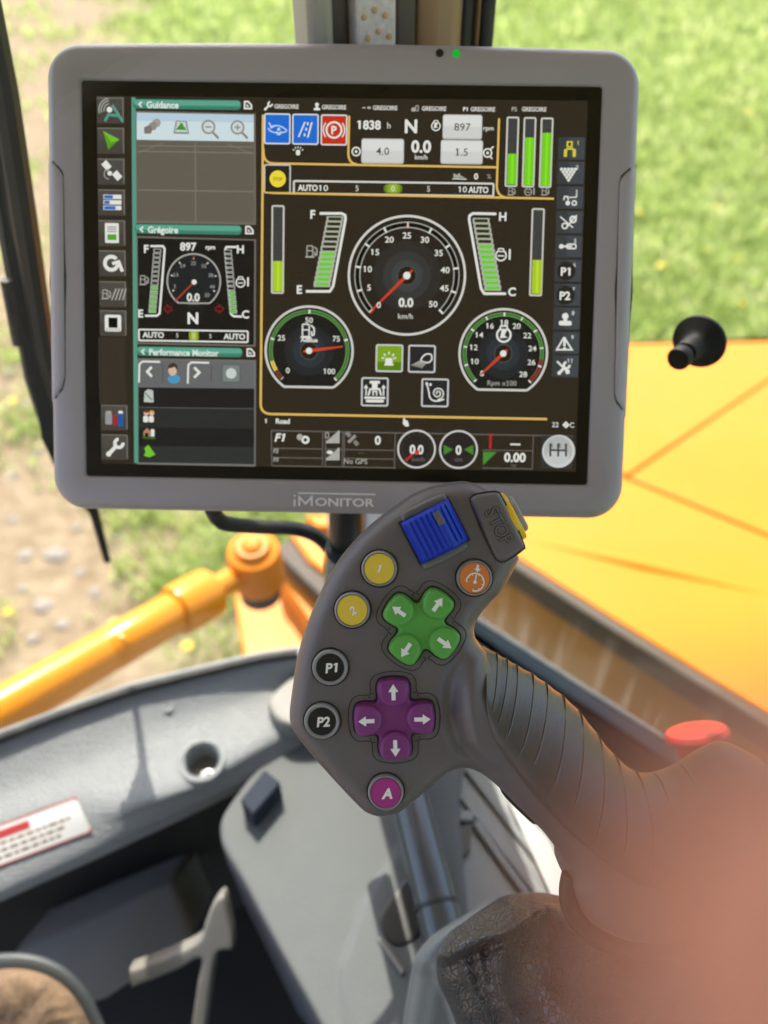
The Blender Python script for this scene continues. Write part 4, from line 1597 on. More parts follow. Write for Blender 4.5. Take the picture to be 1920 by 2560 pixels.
def icon_pump(u, cx, cy, k, col):
    u.frame(cx - 3 * k, cy, 13 * k, 22 * k, 2.2 * k, col, 2); u.rect(cx - 3 * k, cy - 1 * k, 9 * k, 2 * k, col)
    u.rect(cx - 3 * k, cy + 11 * k, 17 * k, 2.4 * k, col)
    u.curve([(cx + 5 * k, cy - 8 * k), (cx + 10 * k, cy - 4 * k), (cx + 10 * k, cy + 7 * k), (cx + 7 * k, cy + 8 * k), (cx + 6 * k, cy + 1 * k)], 2.4 * k, col)


def icon_engine(u, cx, cy, k, col, level=True):
    u.ring(cx, cy + 2 * k, 9 * k, 12 * k, col, 118, 422); u.frame(cx, cy - 9 * k, 13 * k, 8 * k, 2.4 * k, col, 1)
    if level:
        u.rect(cx, cy + 3 * k, 13 * k, 2.5 * k, col); u.rect(cx + 18 * k, cy + 0 * k, 4 * k, 22 * k, col, 1.5)
    else:
        u.fan([(cx - 3 * k, cy - 6 * k), (cx + 5 * k, cy - 6 * k), (cx + 1 * k, cy + 3 * k), (cx + 6 * k, cy + 6 * k), (cx - 6 * k, cy + 7 * k)], col)


def icon_wrench(u, cx, cy, k, col):
    u.line([(cx - 12 * k, cy + 14 * k), (cx + 5 * k, cy - 4 * k)], 8 * k, col)
    u.disc(cx - 12 * k, cy + 14 * k, 5.5 * k, col)
    u.ring(cx + 9 * k, cy - 8 * k, 5 * k, 12 * k, col, 95, 370)


def icon_popout(u, cx, cy, k=1.0):
    u.line([(cx - 7 * k, cy - 8 * k), (cx - 7 * k, cy + 8 * k), (cx + 8 * k, cy + 8 * k), (cx + 8 * k, cy + 1 * k), (cx + 1 * k, cy - 7 * k), (cx - 8 * k, cy - 7 * k)], 3.4 * k, W)
    u.fan([(cx - 3 * k, cy - 2 * k), (cx + 4 * k, cy + 4 * k), (cx - 3 * k, cy + 4 * k)], W)


def build_screen():
    # black glass with the display area on it
    q = rrect(ghw + .0004, ghh + .0004, .002)
    mb = MB(); mb.add([ML(gcx + x, gcy + y, -.0020) for x, y in q], [list(range(len(q)))])
    scr = mb.build('screen', [MAT['screen_black']], mon, angle=0)
    u = UI(-.0001); u.fan([(205, 203), (1272, 214), (1245, 1019), (216, 1002)], BG)
    u.build('display_area', scr)
    q = rrect(ghw - .0002, ghh - .0002, .0018)
    mb = MB(); mb.add([ML(gcx + x, gcy + y, -.0007) for x, y in q], [list(range(len(q)))])
    mb.build('cover_glass', [MAT['screen_glass']], scr, angle=0)

    # ---- left toolbar
    ys = [235, 301, 368, 435, 501.5, 567, 634, 697, 902, 966]
    for i, y in enumerate(ys):
        u = UI(.0001)
        x = 236 + (y - 235) * .0125
        u.rect(x, y, 58, 55, TILE)
        u.rect(x, y - 13, 58, 26, (80, 76, 70))
        u.rect(x + 27.5, y, 3, 52, (112, 110, 105)); u.rect(x, y - 26.5, 58, 2, (120, 118, 112))
        if i == 0:
            for r in (13, 19, 24): u.ring(x - 2, y - 1, r - 2.4, r, WD, 95, 200, 20)
            u.disc(x - 2, y - 1, 6, W)
            u.line([(x - 12, y + 24), (x - 4, y + 10), (x + 18, y + 12)], 6, TEAL); u.line([(x + 4, y - 11), (x + 27, y + 25)], 6, TEAL)
        elif i == 1:
            u.fan([(x - 17, y - 21), (x + 19, y - 2), (x + 2, y + 5)], (118, 190, 50)); u.fan([(x - 17, y - 21), (x + 2, y + 5), (x - 5, y + 20)], (90, 160, 36)); u.fan([(x + 19, y - 2), (x + 2, y + 5), (x - 5, y + 20)], (84, 140, 40))
        elif i == 2:
            u.rect(x - 10, y - 13, 14, 18, W, rot=42); u.rect(x + 13, y + 9, 14, 18, W, rot=42)
            u.disc(x - 3, y + 4, 5, W); u.ring(x - 5, y + 6, 9, 11, WD, 90, 270, 16)
        elif i == 3:
            for k, w in enumerate((19, 12, 25)):
                u.rect(x + 2, y - 12 + 12 * k, 39, 9, W); u.rect(x - 16 + w / 2, y - 12 + 12 * k, w, 7, (45, 110, 195))
        elif i == 4:
            u.rect(x, y, 30, 42, W, 2); u.rect(x, y + 9, 20, 12, (80, 165, 45))
            for k in range(3): u.rect(x, y - 13 + 5 * k, 20, 2, (110, 110, 110))
        elif i == 5:
            u.ring(x - 2, y, 10, 18, W, 40, 350, 30); u.line([(x, y + 1), (x + 14, y - 3), (x + 22, y + 18)], 7, W)
        elif i == 6:
            icon_pump(u, x - 14, y, .9, WD)
            for k in range(4): u.line([(x - 2 + 8 * k, y + 13), (x + 8 + 7 * k, y - 12)], 3, WD)
        elif i == 7:
            u.rect(x, y, 36, 36, W, 4); u.rect(x, y - 1, 20, 22, (12, 12, 12))
            for k in range(5): u.rect(x - 13 + 6.5 * k, y + 14, 2, 6, (130, 130, 126))
        elif i == 8:
            u.rect(x - 12, y + 2, 15, 26, (150, 150, 150), 3); u.rect(x + 2, y + 5, 8, 24, (170, 40, 45), 2); u.rect(x + 14, y + 4, 11, 30, (40, 90, 165), 2); u.rect(x + 14, y - 12, 10, 6, W, 2); u.rect(x - 12, y - 12, 12, 5, WD, 2)
        else:
            icon_wrench(u, x, y, 1.05, W)
        u.build('toolbar_button', scr)
    u = UI(.00008); u.fan([(209, 728), (267, 728), (270, 872), (212, 872)], (56, 50, 42)); u.build('toolbar_gap', scr)

    # ---- left column: three windows
    u = UI(.0001); u.line([(286, 207), (292, 1000)], 9, TEAL); u.build('side_rule', scr)
    for (x, y, s) in ((402, 222.5, 'Guidance'), (405, 493.5, 'Grégoire'), (408, 759, 'Performance Monitor')):
        u = UI(.00012)
        u.rect(x + 0, y, 232, 20, (62, 128, 108), 9); u.rect(x, y - 3, 228, 11, (92, 165, 143), 5)
        u.line([(x - 98, y - 6), (x - 104, y), (x - 98, y + 6)], 3.4, W)
        u.text(s, x - 88, y + .5, 13, (222, 230, 224), B, fit={'Guidance': 69, 'Grégoire': 66, 'Performance Monitor': 153}[s], align='l')
        icon_popout(u, x + 132, y + 1)
        u.build('title_bar', scr)
    # guidance window
    u = UI(.00008)
    u.fan([(289, 236), (551, 242), (552, 484), (291, 480)], (112, 106, 96))
    u.fan([(293, 240), (547, 245), (547, 303), (293, 299)], (206, 222, 228)); u.fan([(293, 240), (547, 245), (547, 262), (293, 258)], (184, 207, 222))
    u.fan([(293, 302), (547, 306), (548, 478), (294, 474)], (101, 95, 84))
    LN = (131, 125, 113)
    u.line([(420, 305), (421, 476)], 2, LN); u.line([(295, 408), (547, 412)], 2, LN); u.line([(295, 324), (546, 328)], 2, LN); u.line([(295, 312), (546, 315)], 1.5, LN)
    u.line([(295, 328), (350, 306)], 1.5, LN); u.line([(545, 330), (490, 308)], 1.5, LN)
    for k, (dx, dy) in enumerate(((13, -10), (5, -3), (-5, 5))):
        u.disc(324 + dx, 272 + dy, 8.5, [(160, 150, 142), (140, 130, 122), (120, 112, 106)][k], 8); u.rect(322 + dx, 274 + dy, 15, 14, [(165, 156, 148), (148, 140, 132), (126, 118, 112)][k], 2)
    u.fan([(378, 258), (402, 259), (407, 287), (373, 286)], (120, 126, 122)); u.fan([(380, 260), (400, 261), (404, 284), (376, 283)], (222, 226, 222))
    for k in range(4): u.line([(377, 264 + 6 * k), (403, 265 + 6 * k)], 1, (140, 146, 142)); u.line([(382 + 6 * k, 260), (379 + 7 * k, 284)], 1, (140, 146, 142))
    u.fan([(390, 262), (402, 279), (378, 278)], (66, 150, 45))
    for cx, pl in ((449, 0), (512, 1)):
        u.line([(cx + 9, 283), (cx + 22, 297)], 5, (140, 132, 124)); u.ring(cx, 272 + pl, 11, 15, (150, 145, 138)); u.disc(cx, 272 + pl, 11, (205, 216, 220)); u.rect(cx, 272 + pl, 13, 3, (140, 136, 130))
        if pl: u.rect(cx, 273, 3, 13, (140, 136, 130))
    u.build('guidance_window', scr)
    # small drive window
    u = UI(.00008)
    u.fan([(291, 508), (552, 515), (551, 748), (294, 742)], (110, 105, 98)); u.fan([(295, 512), (548, 518), (547, 744), (297, 738)], (31, 29, 26))
    u.build('drive_window', scr)
    u = UI(.0002)
    u.text('897', 405, 531, 16, W, B); u.text('rpm', 453, 532, 9, W, B)
    u.text('F', 314, 536, 16, W, B); u.text('H', 518, 537, 16, W, B); u.text('E', 302, 676, 16, W, B); u.text('C', 529, 678, 16, W, B)
    u.line([(323, 530), (350, 530), (354, 536), (343, 676), (337, 681), (311, 681)], 4.5, W)
    u.line([(510, 532), (488, 532), (485, 538), (497, 676), (503, 682), (521, 683)], 4.5, W)
    for k in range(14):
        t = k / 13
        for xa, xb, lit, y0, y1 in ((338, 328, 5, 540, 671), (491, 503, 5, 542, 672)):
            x = xa + (xb - xa) * t; y = y0 + (y1 - y0) * t
            u.rect(x, y, 17, 9, (168, 168, 162)); u.rect(x, y, 12, 5, (95, 200, 60) if k >= 14 - lit - 1 + (1 if xa > 400 else 0) else (24, 23, 20))
    icon_pump(u, 310, 604, .9, WD); icon_engine(u, 519, 608, .9, W)
    u.text('N', 416, 687, 23, W, B)
    for x, d in ((362, -1), (473, 1)):
        u.line([(x - 8 * d, 663), (x, 663), (x, 658), (x + 9 * d, 667), (x, 676), (x, 671), (x - 8 * d, 671), (x - 8 * d, 663)], 1.8, (150, 35, 32))
    u.build('drive_readout', scr)
    u = UI(.0002)
    u.disc(417, 606, 58, (36, 38, 40), 40)
    u.ring(417, 606, 56, 59.5, WD, -54, 234); u.line([(383, 653), (452, 654)], 3, WD)
    for s, x, y in (('5', 376, 617), ('13', 378, 592), ('19', 393, 573), ('25', 416, 567), ('31', 439, 573), ('38', 454, 593), ('44', 457, 618), ('50', 446, 636)):
        u.text(s, x, y, 8, WD)
    for k in range(7):
        u.tick(417, 606, 47, 51, 205 - k * 38.3, 2.5, W)
    u.tick(417, 606, 48, 52, 90, 3, (200, 80, 70))
    u.text('0.0', 416, 641, 16, W, B); u.text('km/h', 416, 653, 8, WD)
    u.build('mini_gauge', scr)
    u = UI(.0004); u.line([(418, 608), (376, 650)], 3.5, (165, 66, 44)); u.disc(418, 608, 5.5, W); u.build('needle', scr)
    u = UI(.0002)
    u.frame(416, 724.5, 242, 27, 3.5, W, 3); u.rect(417, 724.5, 21, 19, (140, 165, 40), 4); u.rect(417, 724.5, 11, 19, (165, 190, 55))
    u.text('AUTO', 329, 722.5, 11.5, W, B); u.text('5', 381, 723.5, 9, W); u.text('0', 417, 724, 9, W); u.text('5', 453, 725, 9, W); u.text('AUTO', 505, 726, 11.5, W, B)
    u.build('slope_bar', scr)
    # performance window
    u = UI(.00008)
    u.fan([(292, 773), (552, 777), (551, 1008), (293, 1003)], (116, 114, 110)); u.fan([(296, 776), (548, 780), (548, 839), (296, 835)], (104, 105, 106))
    for y0, c in ((836, (35, 34, 33)), (880, (46, 47, 45)), (923, (35, 34, 33)), (963, (50, 52, 50))):
        u.fan([(297, y0), (548, y0 + 3), (548, min(y0 + 46, 1003)), (297, min(y0 + 43, 999))], c)
    u.line([(298, 826), (299, 786), (306, 780), (344, 781)], 4, W); u.line([(404, 828), (405, 788), (412, 782), (450, 783)], 4, W)
    u.line([(350, 785), (350, 826)], 2, (80, 80, 80)); u.line([(455, 786), (455, 827)], 2, (80, 80, 80))
    u.line([(326, 792), (316, 802), (326, 813)], 5.5, W); u.line([(418, 793), (429, 804), (418, 815)], 5.5, W)
    u.rect(498, 806, 42, 40, (90, 98, 96), 4); u.rect(498, 806, 37, 36, (122, 130, 128), 4); u.disc(498, 806, 11.5, (200, 208, 204))
    u.disc(374, 818, 14, (75, 150, 195), 20, 10); u.disc(371, 800, 9.5, (214, 180, 158), 18, 11); u.fan([(361, 796), (364, 786), (374, 783), (381, 788), (381, 800), (376, 792)], (60, 52, 46))
    u.fan([(310, 846), (318, 840), (329, 843), (330, 869), (309, 868)], (190, 195, 188)); u.line([(311, 848), (327, 864)], 2, (70, 70, 66))
    for x, c in ((314, (222, 226, 224)), (326, (226, 205, 160))):
        u.rect(x - 1, 905, 11, 14, W, 3); u.disc(x, 892, 5.5, (225, 190, 160)); u.disc(x, 889, 5, (130, 62, 38) if x < 320 else (220, 160, 60), 14, 3)
    u.line([(306, 945), (334, 947)], 4, (58, 110, 40)); u.fan([(308, 942), (308, 932), (316, 924), (323, 932), (323, 943)], (180, 130, 100)); u.rect(315, 939, 8, 8, (40, 30, 26)); u.rect(328, 935, 8, 16, W)
    u.fan([(310, 968), (319, 961), (334, 982), (320, 988), (309, 984), (313, 976)], (120, 196, 52))
    u.build('performance_window', scr)

    # ---- header of the main page
    u = UI(.00012)
    for x, y in ((618, 227), (721, 228.5), (832, 230), (938, 231.5), (1044, 233), (1155, 233)):
        u.text('GREGOIRE', x, y, 8.6, (215, 213, 206), .03, fit=52)
    icon_wrench(u, 578, 226, .5, W)
    u.disc(684, 223, 4, W); u.rect(684, 230, 5, 7, W); u.rect(684, 233, 14, 5, W, 2)
    u.rect(786, 230, 7, 3, WD); u.rect(797, 230, 8, 5, WD, 2); u.disc(893, 234, 4.5, WD); u.frame(901, 231, 8, 12, 2, WD, 2)
    u.text('P1', 1006, 233, 8, W, B); u.text('P2', 1112, 233, 8, (170, 166, 158), B)
    u.build('page_header', scr)
    u = UI(.00012)

    def corner(ax, ay, cx, cy, bx, by):
        out = []
        for t in np.linspace(0, 1, 8):
            out.append(((1 - t) ** 2 * ax + 2 * t * (1 - t) * cx + t * t * bx, (1 - t) ** 2 * ay + 2 * t * (1 - t) * cy + t * t * by))
        return out
    u.line([(567, 245), (566, 400), (562, 868)] + corner(562, 870, 561, 893, 584, 894)[1:] + [(1183, 905)], 5, YE)
    u.line([(568, 318)] + corner(568, 325, 568, 350, 590, 350.5) + [(1076, 359)], 4.5, YE)
    u.line([(754, 247), (752, 326)] + corner(752, 328, 752, 351, 772, 353), 4.5, YE)
    u.line([(567, 390)] + corner(567, 394, 567, 414, 588, 414.5) + [(1198, 427)], 4.5, YE)
    u.line([(1079, 253), (1074, 398)] + corner(1074, 400, 1075, 423, 1096, 425), 4.5, YE)
    u.build('page_rules', scr)
    # ---- status tiles
    for i, (x, y) in enumerate(((598, 275.5), (659, 276.5), (721, 278))):
        u = UI(.00015)
        u.rect(x, y, 57, 64, (218, 220, 224), 5); u.rect(x, y, 51, 58, (36, 108, 210) if i < 2 else (196, 52, 32), 2)
        if i == 0:
            u.curve([(x - 20, y - 2), (x - 15, y + 5), (x + 2, y + 9), (x + 20, y + 5), (x + 12, y - 3), (x - 2, y - 7), (x - 15, y - 1)], 2.6, (190, 212, 244))
            u.line([(x - 18, y - 14), (x - 14, y - 5), (x - 6, y - 7)], 3, (190, 212, 244)); u.curve([(x - 1, y + 5), (x + 1, y + 13), (x + 6, y + 12), (x + 8, y + 5)], 2.6, (190, 212, 244)); u.disc(x + 3, y + 1, 3.4, (190, 212, 244))
        elif i == 1:
            u.line([(x - 15, y + 17), (x - 1, y - 16)], 3, W); u.line([(x + 5, y + 18), (x + 14, y - 15)], 3.4, W)
            for k in range(3): u.rect(x + 5 - 3.4 * k, y - 12 + 12 * k, 3.4, 6, W)
        else:
            u.ring(x, y, 14, 18, W); u.text('P', x, y, 16, W, B)
            for s in (-1, 1):
                c0 = 0 if s > 0 else 180
                u.ring(x, y, 21.5, 24, W, c0 - 40, c0 + 40, 14)
        u.build('status_tile', scr)
    u = UI(.00015)
    u.rect(643, 327, 9, 11, W, 3)
    for a in (30, 60, 90, 120, 150): u.tick(643, 327, 9, 13, a, 2, W)
    u.build('beacon_symbol', scr)
    u = UI(.00015)
    u.rect(598, 384, 58, 61, (200, 200, 196), 5); u.rect(598, 384, 52, 55, (44, 39, 31), 2); u.disc(599, 384, 17.5, (238, 218, 60)); u.text('STOP', 599, 384.5, 7, (110, 95, 20), .012, sx=.85)
    u.build('stop_tile', scr)
    # ---- read-outs at the top
    u = UI(.00015)
    u.text('1838', 797, 267, 17.5, W, B); u.text('h', 840, 268, 13, W); u.text('N', 888, 270, 26, W, B)
    icon_engine(u, 942, 268, .85, W, False); u.text('rpm', 1056, 274, 9.5, W, .01)
    u.text('0.0', 910, 314, 24, W, B); u.text('km/h', 910, 337, 9.5, W, .012)
    u.ring(769, 325, 7, 10, W); u.disc(769, 325, 3, W); u.ring(1054, 328, 7, 10, W); u.line([(1058, 322), (1067, 314)], 3, W); u.disc(1054, 328, 3, W); u.line([(1060, 336), (1064, 341)], 3, W)
    u.fan([(980, 382), (980, 372), (988, 376), (993, 371), (995, 377), (1006, 382)], WD); u.line([(978, 384), (1008, 385)], 2, W)
    u.text('0', 1029, 379, 12, W, B); u.text('%', 1057, 379, 9, WD)
    u.build('top_readout', scr)
    for x, y, w, h, s in ((999.5, 271.5, 84, 51, '897'), (826.5, 324, 91, 52, '4.0'), (998, 326, 90, 50, '1.5')):
        u = UI(.00015); u.rect(x, y, w, h, (190, 190, 187), 5); u.rect(x, y - h * .24, w - 3, h * .46, (220, 220, 217), 4); u.rect(x, y + h * .22, w - 3, h * .46, (208, 208, 206), 4); u.text(s, x, y, 15, (66, 62, 58), .004, sx=1.08)
        u.build('value_box', scr)
    u = UI(.00015)
    u.frame(850, 405, 432, 30, 4, (214, 212, 206), 4); u.rect(849, 405, 40, 19, (100, 122, 35), 8); u.rect(849, 405, 30, 19, (130, 158, 40), 6); u.rect(849, 405, 18, 19, (150, 180, 48), 5)
    u.text('AUTO', 664, 403.5, 12, W, B, fit=43); u.text('10', 698, 404, 12, W, .008, fit=20); u.text('5', 771, 404.5, 11.5, W); u.text('0', 849, 405, 11.5, W); u.text('5', 926, 406, 11.5, W); u.text('10', 1000, 407, 12, W, .008, fit=18); u.text('AUTO', 1034, 408, 12, W, B, fit=43)
    u.build('slope_bar', scr)
    # ---- bar gauges

    def bar(x, y0, y1, yf, w, col, tilt=0):
        u = UI(.00015)
        u.rect(x, (y0 + y1) / 2, w, y1 - y0, (206, 204, 196), 4); u.rect(x, (y0 + y1) / 2, w - 7, y1 - y0 - 7, (66, 66, 66), 1)
        u.rectc(x - w / 2 + 3.5, yf, x + w / 2 - 3.5, y1 - 3.5, col); u.rectc(x - 2, yf, x + 3, y1 - 3.5, tuple(min(255, int(c * 1.12)) for c in col))
        u.build('bar_gauge', scr)
    bar(1107, 253, 398, 331, 27, GRN); bar(1144, 254, 399, 297, 27, GRN); bar(1181, 255, 400, 287, 27, GRN)
    bar(599, 444, 631, 563, 28, (170, 200, 48)); bar(1161, 451, 636, 561, 28, (170, 200, 48))
    u = UI(.00015); icon_pump(u, 1106, 411, .75, WD); icon_engine(u, 1142, 411, .7, WD); icon_pump(u, 1179, 411, .75, WD); u.build('bar_symbols', scr)
    # ---- segmented gauges
    for (sx0, sy0, sx1, sy1, lit, br_) in ((723, 471, 695, 613, 7, [(690, 459), (737, 459), (745, 463), (746, 471), (719, 617), (712, 628), (660, 628)]),
                                          (1040, 475, 1065, 621, 9, [(1073, 460), (1022, 459), (1015, 464), (1014, 472), (1040, 622), (1047, 633), (1094, 633)])):
        u = UI(.00015)
        u.line(br_, 5.5, W)
        n = 14
        for k in range(n):
            t = k / (n - 1); x = sx0 + (sx1 - sx0) * t; y = sy0 + (sy1 - sy0) * t; on = k >= n - lit
            u.rect(x, y, 36, 11.6, (176, 178, 166)); u.rect(x, y, 28, 6.6, (104, 208, 42) if on else (52, 46, 22))
        u.build('segment_gauge', scr)
    u = UI(.00015)
    u.text('F', 675, 461, 17, W, B); u.text('E', 646, 624, 17, W, B); u.text('H', 1087, 466, 17, W, B); u.text('C', 1107, 629, 17, W, B)
    icon_pump(u, 672, 541, 1.15, WD); icon_engine(u, 1083, 548, 1.05, W); u.build('gauge_letters', scr)

    # ---- dial gauges
    def hub(x, y, a, L_, rh, tail):
        t = math.radians(a)
        u = UI(.0004)
        u.ring(x, y, rh + 11, rh + 13, (84, 82, 78)); u.disc(x, y, rh + 11, (42, 33, 24))
        c = R2(x, y); d = np.array([math.cos(t), math.sin(t)]) * S; nn = np.array([-d[1], d[0]])
        u.poly([c - d * tail + nn * 2, c - d * tail - nn * 2, c - nn * 3.8, c + d * L_ - nn * 1.6, c + d * L_ + nn * 1.6, c + nn * 3.8], RED_)
        u.disc(x, y, rh, W)
        u.build('needle', scr)

    gx, gy = 879, 594
    u = UI(.00015)
    u.disc(gx, gy, 126, (44, 38, 31), 64); u.disc(gx, gy, 74, (50, 47, 43), 48); u.disc(gx, gy, 52, (57, 57, 56), 40); u.disc(gx, gy, 34, (64, 67, 68), 36)
    u.ring(gx, gy, 123, 128, (214, 212, 206), n=90)
    u.ring(gx, gy, 111.5, 113.8, WD, -45, 225, 80); u.ring(gx, gy, 100.5, 103, WD, -45, 225, 80); u.ring(gx, gy, 103, 111.5, (20, 17, 14), -45, 225, 80)
    for k in range(11): u.tick(gx, gy, 101, 113, 225 - 27 * k, 4, W if k != 5 else (235, 190, 180))
    u.tick(gx, gy, 101, 113, 226, 4, RED_)
    for s, x, y in (('5', 797, 620), ('10', 794, 580), ('15', 810, 543), ('20', 841, 516), ('25', 879, 507), ('30', 918, 516.5), ('35', 948, 545), ('40', 962, 582), ('45', 960, 621.5), ('50', 936, 656), ('0', 818, 658)):
        u.text(s, x, y, 12.5, W, .016, sx=1.08)
    u.text('0.0', 877, 652.5, 18, W, B); u.text('km/h', 876, 682, 11.5, W)
    u.build('speed_gauge', scr)
    hub(gx, gy, 225, 104, 8, 17)

    def small_gauge(x, y, bands):
        u = UI(.00015)
        t0 = math.asin(80 / 97)
        c = R2(x, y)
        a = np.linspace(-t0, PI + t0, 60)
        u.poly([c + np.array([math.cos(q), math.sin(q)]) * 94 * S for q in a], (33, 32, 29)); u.disc(x, y, 54, (41, 43, 44), 40); u.disc(x, y, 36, (47, 54, 60), 36)
        A = [c + np.array([math.cos(q), math.sin(q)]) * 95 * S for q in a]
        u.line(A + [A[0]], 5, (208, 207, 201), True)
        for a0, a1, col in bands:
            u.ring(x, y, 80, 88, tuple(min(255, c_ + 50) for c_ in col), a0, a1, 40); u.ring(x, y, 81.6, 86.4, col, a0, a1, 40)
        return u
    gx, gy = 667, 757
    u = small_gauge(gx, gy, [(-45, 196, (62, 112, 45)), (196, 211, (205, 180, 70)), (211, 226, (100, 38, 34))])
    for a in (163, 90, 17): u.tick(gx, gy, 80, 88, a, 4, W)
    u.tick(gx, gy, 80, 88, -46, 3, W); u.tick(gx, gy, 80, 88, 226, 3, WD)
    for s, x, y in (('25', 607, 729), ('50', 667, 690.5), ('75', 726, 731), ('100', 711, 801.5), ('0', 621, 799.5)): u.text(s, x, y, 11.5, W, .012, sx=1.05)
    icon_pump(u, 664, 713, 1.35, W); u.text('AdBlue', 667, 733.5, 8.5, W, B)
    u.build('fluid_gauge', scr); hub(gx, gy, 8, 74, 7, 13)
    gx, gy = 1088, 763
    u = small_gauge(gx, gy, [(-8, 225, (62, 112, 45)), (-45, -8, (110, 40, 34))])
    for k in range(11): u.tick(gx, gy, 80, 88, 225 - 27 * k, 3.6 if k % 2 else 3, W)
    for s, x, y in (('8', 1042, 806), ('10', 1026, 780), ('12', 1024, 749.5), ('14', 1036, 722.5), ('16', 1059, 703), ('18', 1090, 696), ('20', 1117, 703.5), ('22', 1140, 724), ('24', 1151, 752), ('26', 1149, 782), ('28', 1131, 808)): u.text(s, x, y, 11.5, W, .012, sx=1.08)
    icon_engine(u, 1089, 720, 1.4, W, False); u.text('Rpm x100', 1085, 827, 10.5, WD, .006)
    u.build('engine_gauge', scr); hub(gx, gy, 224, 66, 7, 12)
    # ---- soft buttons in the middle
    for i, (x, y, h) in enumerate(((841, 773, 60), (911.5, 774.5, 60), (809.5, 846, 63), (940, 848, 62))):
        u = UI(.00015)
        u.rect(x, y, 60, h, (204, 206, 206), 5); u.rect(x, y, 53, h - 7, (92, 128, 22) if i == 0 else (42, 42, 42), 2)
        if i == 0:
            u.rect(x, y - 9, 53, h - 26, (128, 165, 36), 2); u.rect(x - 1, y + 7, 16, 15, W, 4); u.rect(x - 1, y + 14, 20, 4, W)
            for a in (10, 45, 90, 135, 170): u.tick(x - 1, y + 2, 10, 16, a, 3.2, W)
        elif i == 1:
            u.curve([(x + 20, y - 10), (x + 22, y), (x + 14, y + 8), (x - 2, y + 3), (x + 8, y - 10), (x + 20, y - 10)], 3, W)
            for k in range(5): u.line([(x - 2 + 3 * k, y + 4 + k), (x - 22 + 5 * k, y + 14 + 1.4 * k)], 2.4, WD)
        elif i == 2:
            u.rect(x, y - 21, 22, 6, W); u.rect(x, y - 12, 12, 12, W); u.line([(x - 14, y + 8), (x - 10, y - 6), (x + 10, y - 6), (x + 14, y + 8)], 4, W); u.line([(x - 4, y + 8), (x - 4, y - 1), (x + 4, y - 1), (x + 4, y + 8)], 3, W)
            for s in (-1, 1): u.line([(x + 19 * s, y - 12), (x + 19 * s, y + 8)], 3, W); u.fan([(x + 19 * s - 5, y - 8), (x + 19 * s, y - 16), (x + 19 * s + 5, y - 8)], W)
            u.rect(x, y + 13, 46, 5, W, 2); u.rect(x, y + 20, 40, 6, W, 3)
        else:
            u.curve([(x - 18, y - 20), (x - 14, y - 5), (x - 10, y + 12), (x + 2, y + 18), (x + 20, y + 14)], 3.2, W)
            sp = [(x + 6 + (14 - .52 * k) * math.cos(1.6 - k * .5), y + 1 + (14 - .52 * k) * math.sin(1.6 - k * .5)) for k in range(25)]
            u.line(sp, 2.6, W); u.disc(x - 18, y - 20, 3, W); u.disc(x - 10, y - 18, 3, W)
        u.build('soft_button', scr, 'lit green beacon button' if i == 0 else None)
    # ---- right row of page keys
    for i, y in enumerate((318, 371, 424.5, 478, 530.5, 583, 635.5, 687, 739.5, 790.5)):
        u = UI(.00012)
        x = 1236 - (y - 318) * .0285
        u.rect(x, y, 57, 47, (60, 63, 66)); u.rect(x + 12, y, 32, 45, (68, 73, 78))
        sup = (W, (212, 200, 60))[0 if i else 1]
        u.text(str(i + 1) if i < 9 else '11', x + 14 + (-4 if i == 9 else 0), y - 12, 8.5, sup, .008)
        if i == 0:
            c = (212, 200, 60)
            u.rect(x - 4, y - 9, 13, 13, c); u.rect(x - 4, y - 9, 6, 7, (60, 63, 66)); u.line([(x - 13, y + 6), (x - 9, y + 1), (x + 3, y + 1), (x + 7, y + 6)], 4, c); u.rect(x - 13, y + 10, 7, 16, c, 2); u.rect(x + 6, y + 10, 7, 16, c, 2)
        elif i == 1:
            for r, n in enumerate((5, 4, 3, 2, 1)):
                if r < 4 or True:
                    for k in range(n): u.disc(x - 5 + (k - (n - 1) / 2) * 7.6, y - 8 + r * 6, 3.3, W, 10)
        elif i == 2:
            u.disc(x - 5, y + 12, 5, W); u.ring(x + 9, y + 12, 3, 6, W); u.line([(x - 14, y + 6), (x - 12, y - 2), (x - 5, y - 2), (x - 4, y + 6)], 3, W); u.line([(x - 2, y + 0), (x + 14, y - 1), (x + 14, y - 7)], 2.4, W)
        elif i == 3:
            u.ring(x - 10, y + 8, 4, 7, W); u.ring(x + 8, y - 6, 4, 8, W); u.line([(x - 20, y - 12), (x + 8, y + 12)], 2.6, W); u.line([(x - 6, y + 12), (x + 12, y - 12)], 3, W)
        elif i == 4:
            u.disc(x - 16, y, 5, W); u.rect(x - 4, y, 22, 4, W); u.frame(x + 6, y, 22, 12, 3, W, 4)
        elif i in (5, 6):
            u.disc(x - 4, y + 1, 20, (44, 40, 36)); u.text('P%d' % (i - 4), x - 5, y + 2, 16.5, W, B)
        elif i == 7:
            u.disc(x - 3, y - 5, 7, W); u.rect(x - 3, y + 2, 8, 10, W); u.rect(x - 3, y + 10, 28, 10, W, 4)
        elif i == 8:
            u.line([(x - 4, y - 12), (x - 20, y + 15), (x + 13, y + 15), (x - 4, y - 12)], 3.6, W); u.rect(x - 3, y - 2, 5.5, 20, W, 2); u.disc(x - 3, y + 13, 3.4, W)
        else:
            u.line([(x - 18, y - 11), (x + 6, y + 13)], 4, W); icon_wrench(u, x - 4, y + 4, .75, W); u.disc(x + 5, y + 12, 5, W)
        u.build('page_key', scr)
    # ---- bottom line and table
    u = UI(.00012)
    u.text('1', 573, 909, 9.5, W, B); u.text('Road', 610, 909.5, 10.5, W, B); u.text('22', 1201, 917, 10.5, W, .008); u.text('C', 1237, 918, 10.5, W, .008)
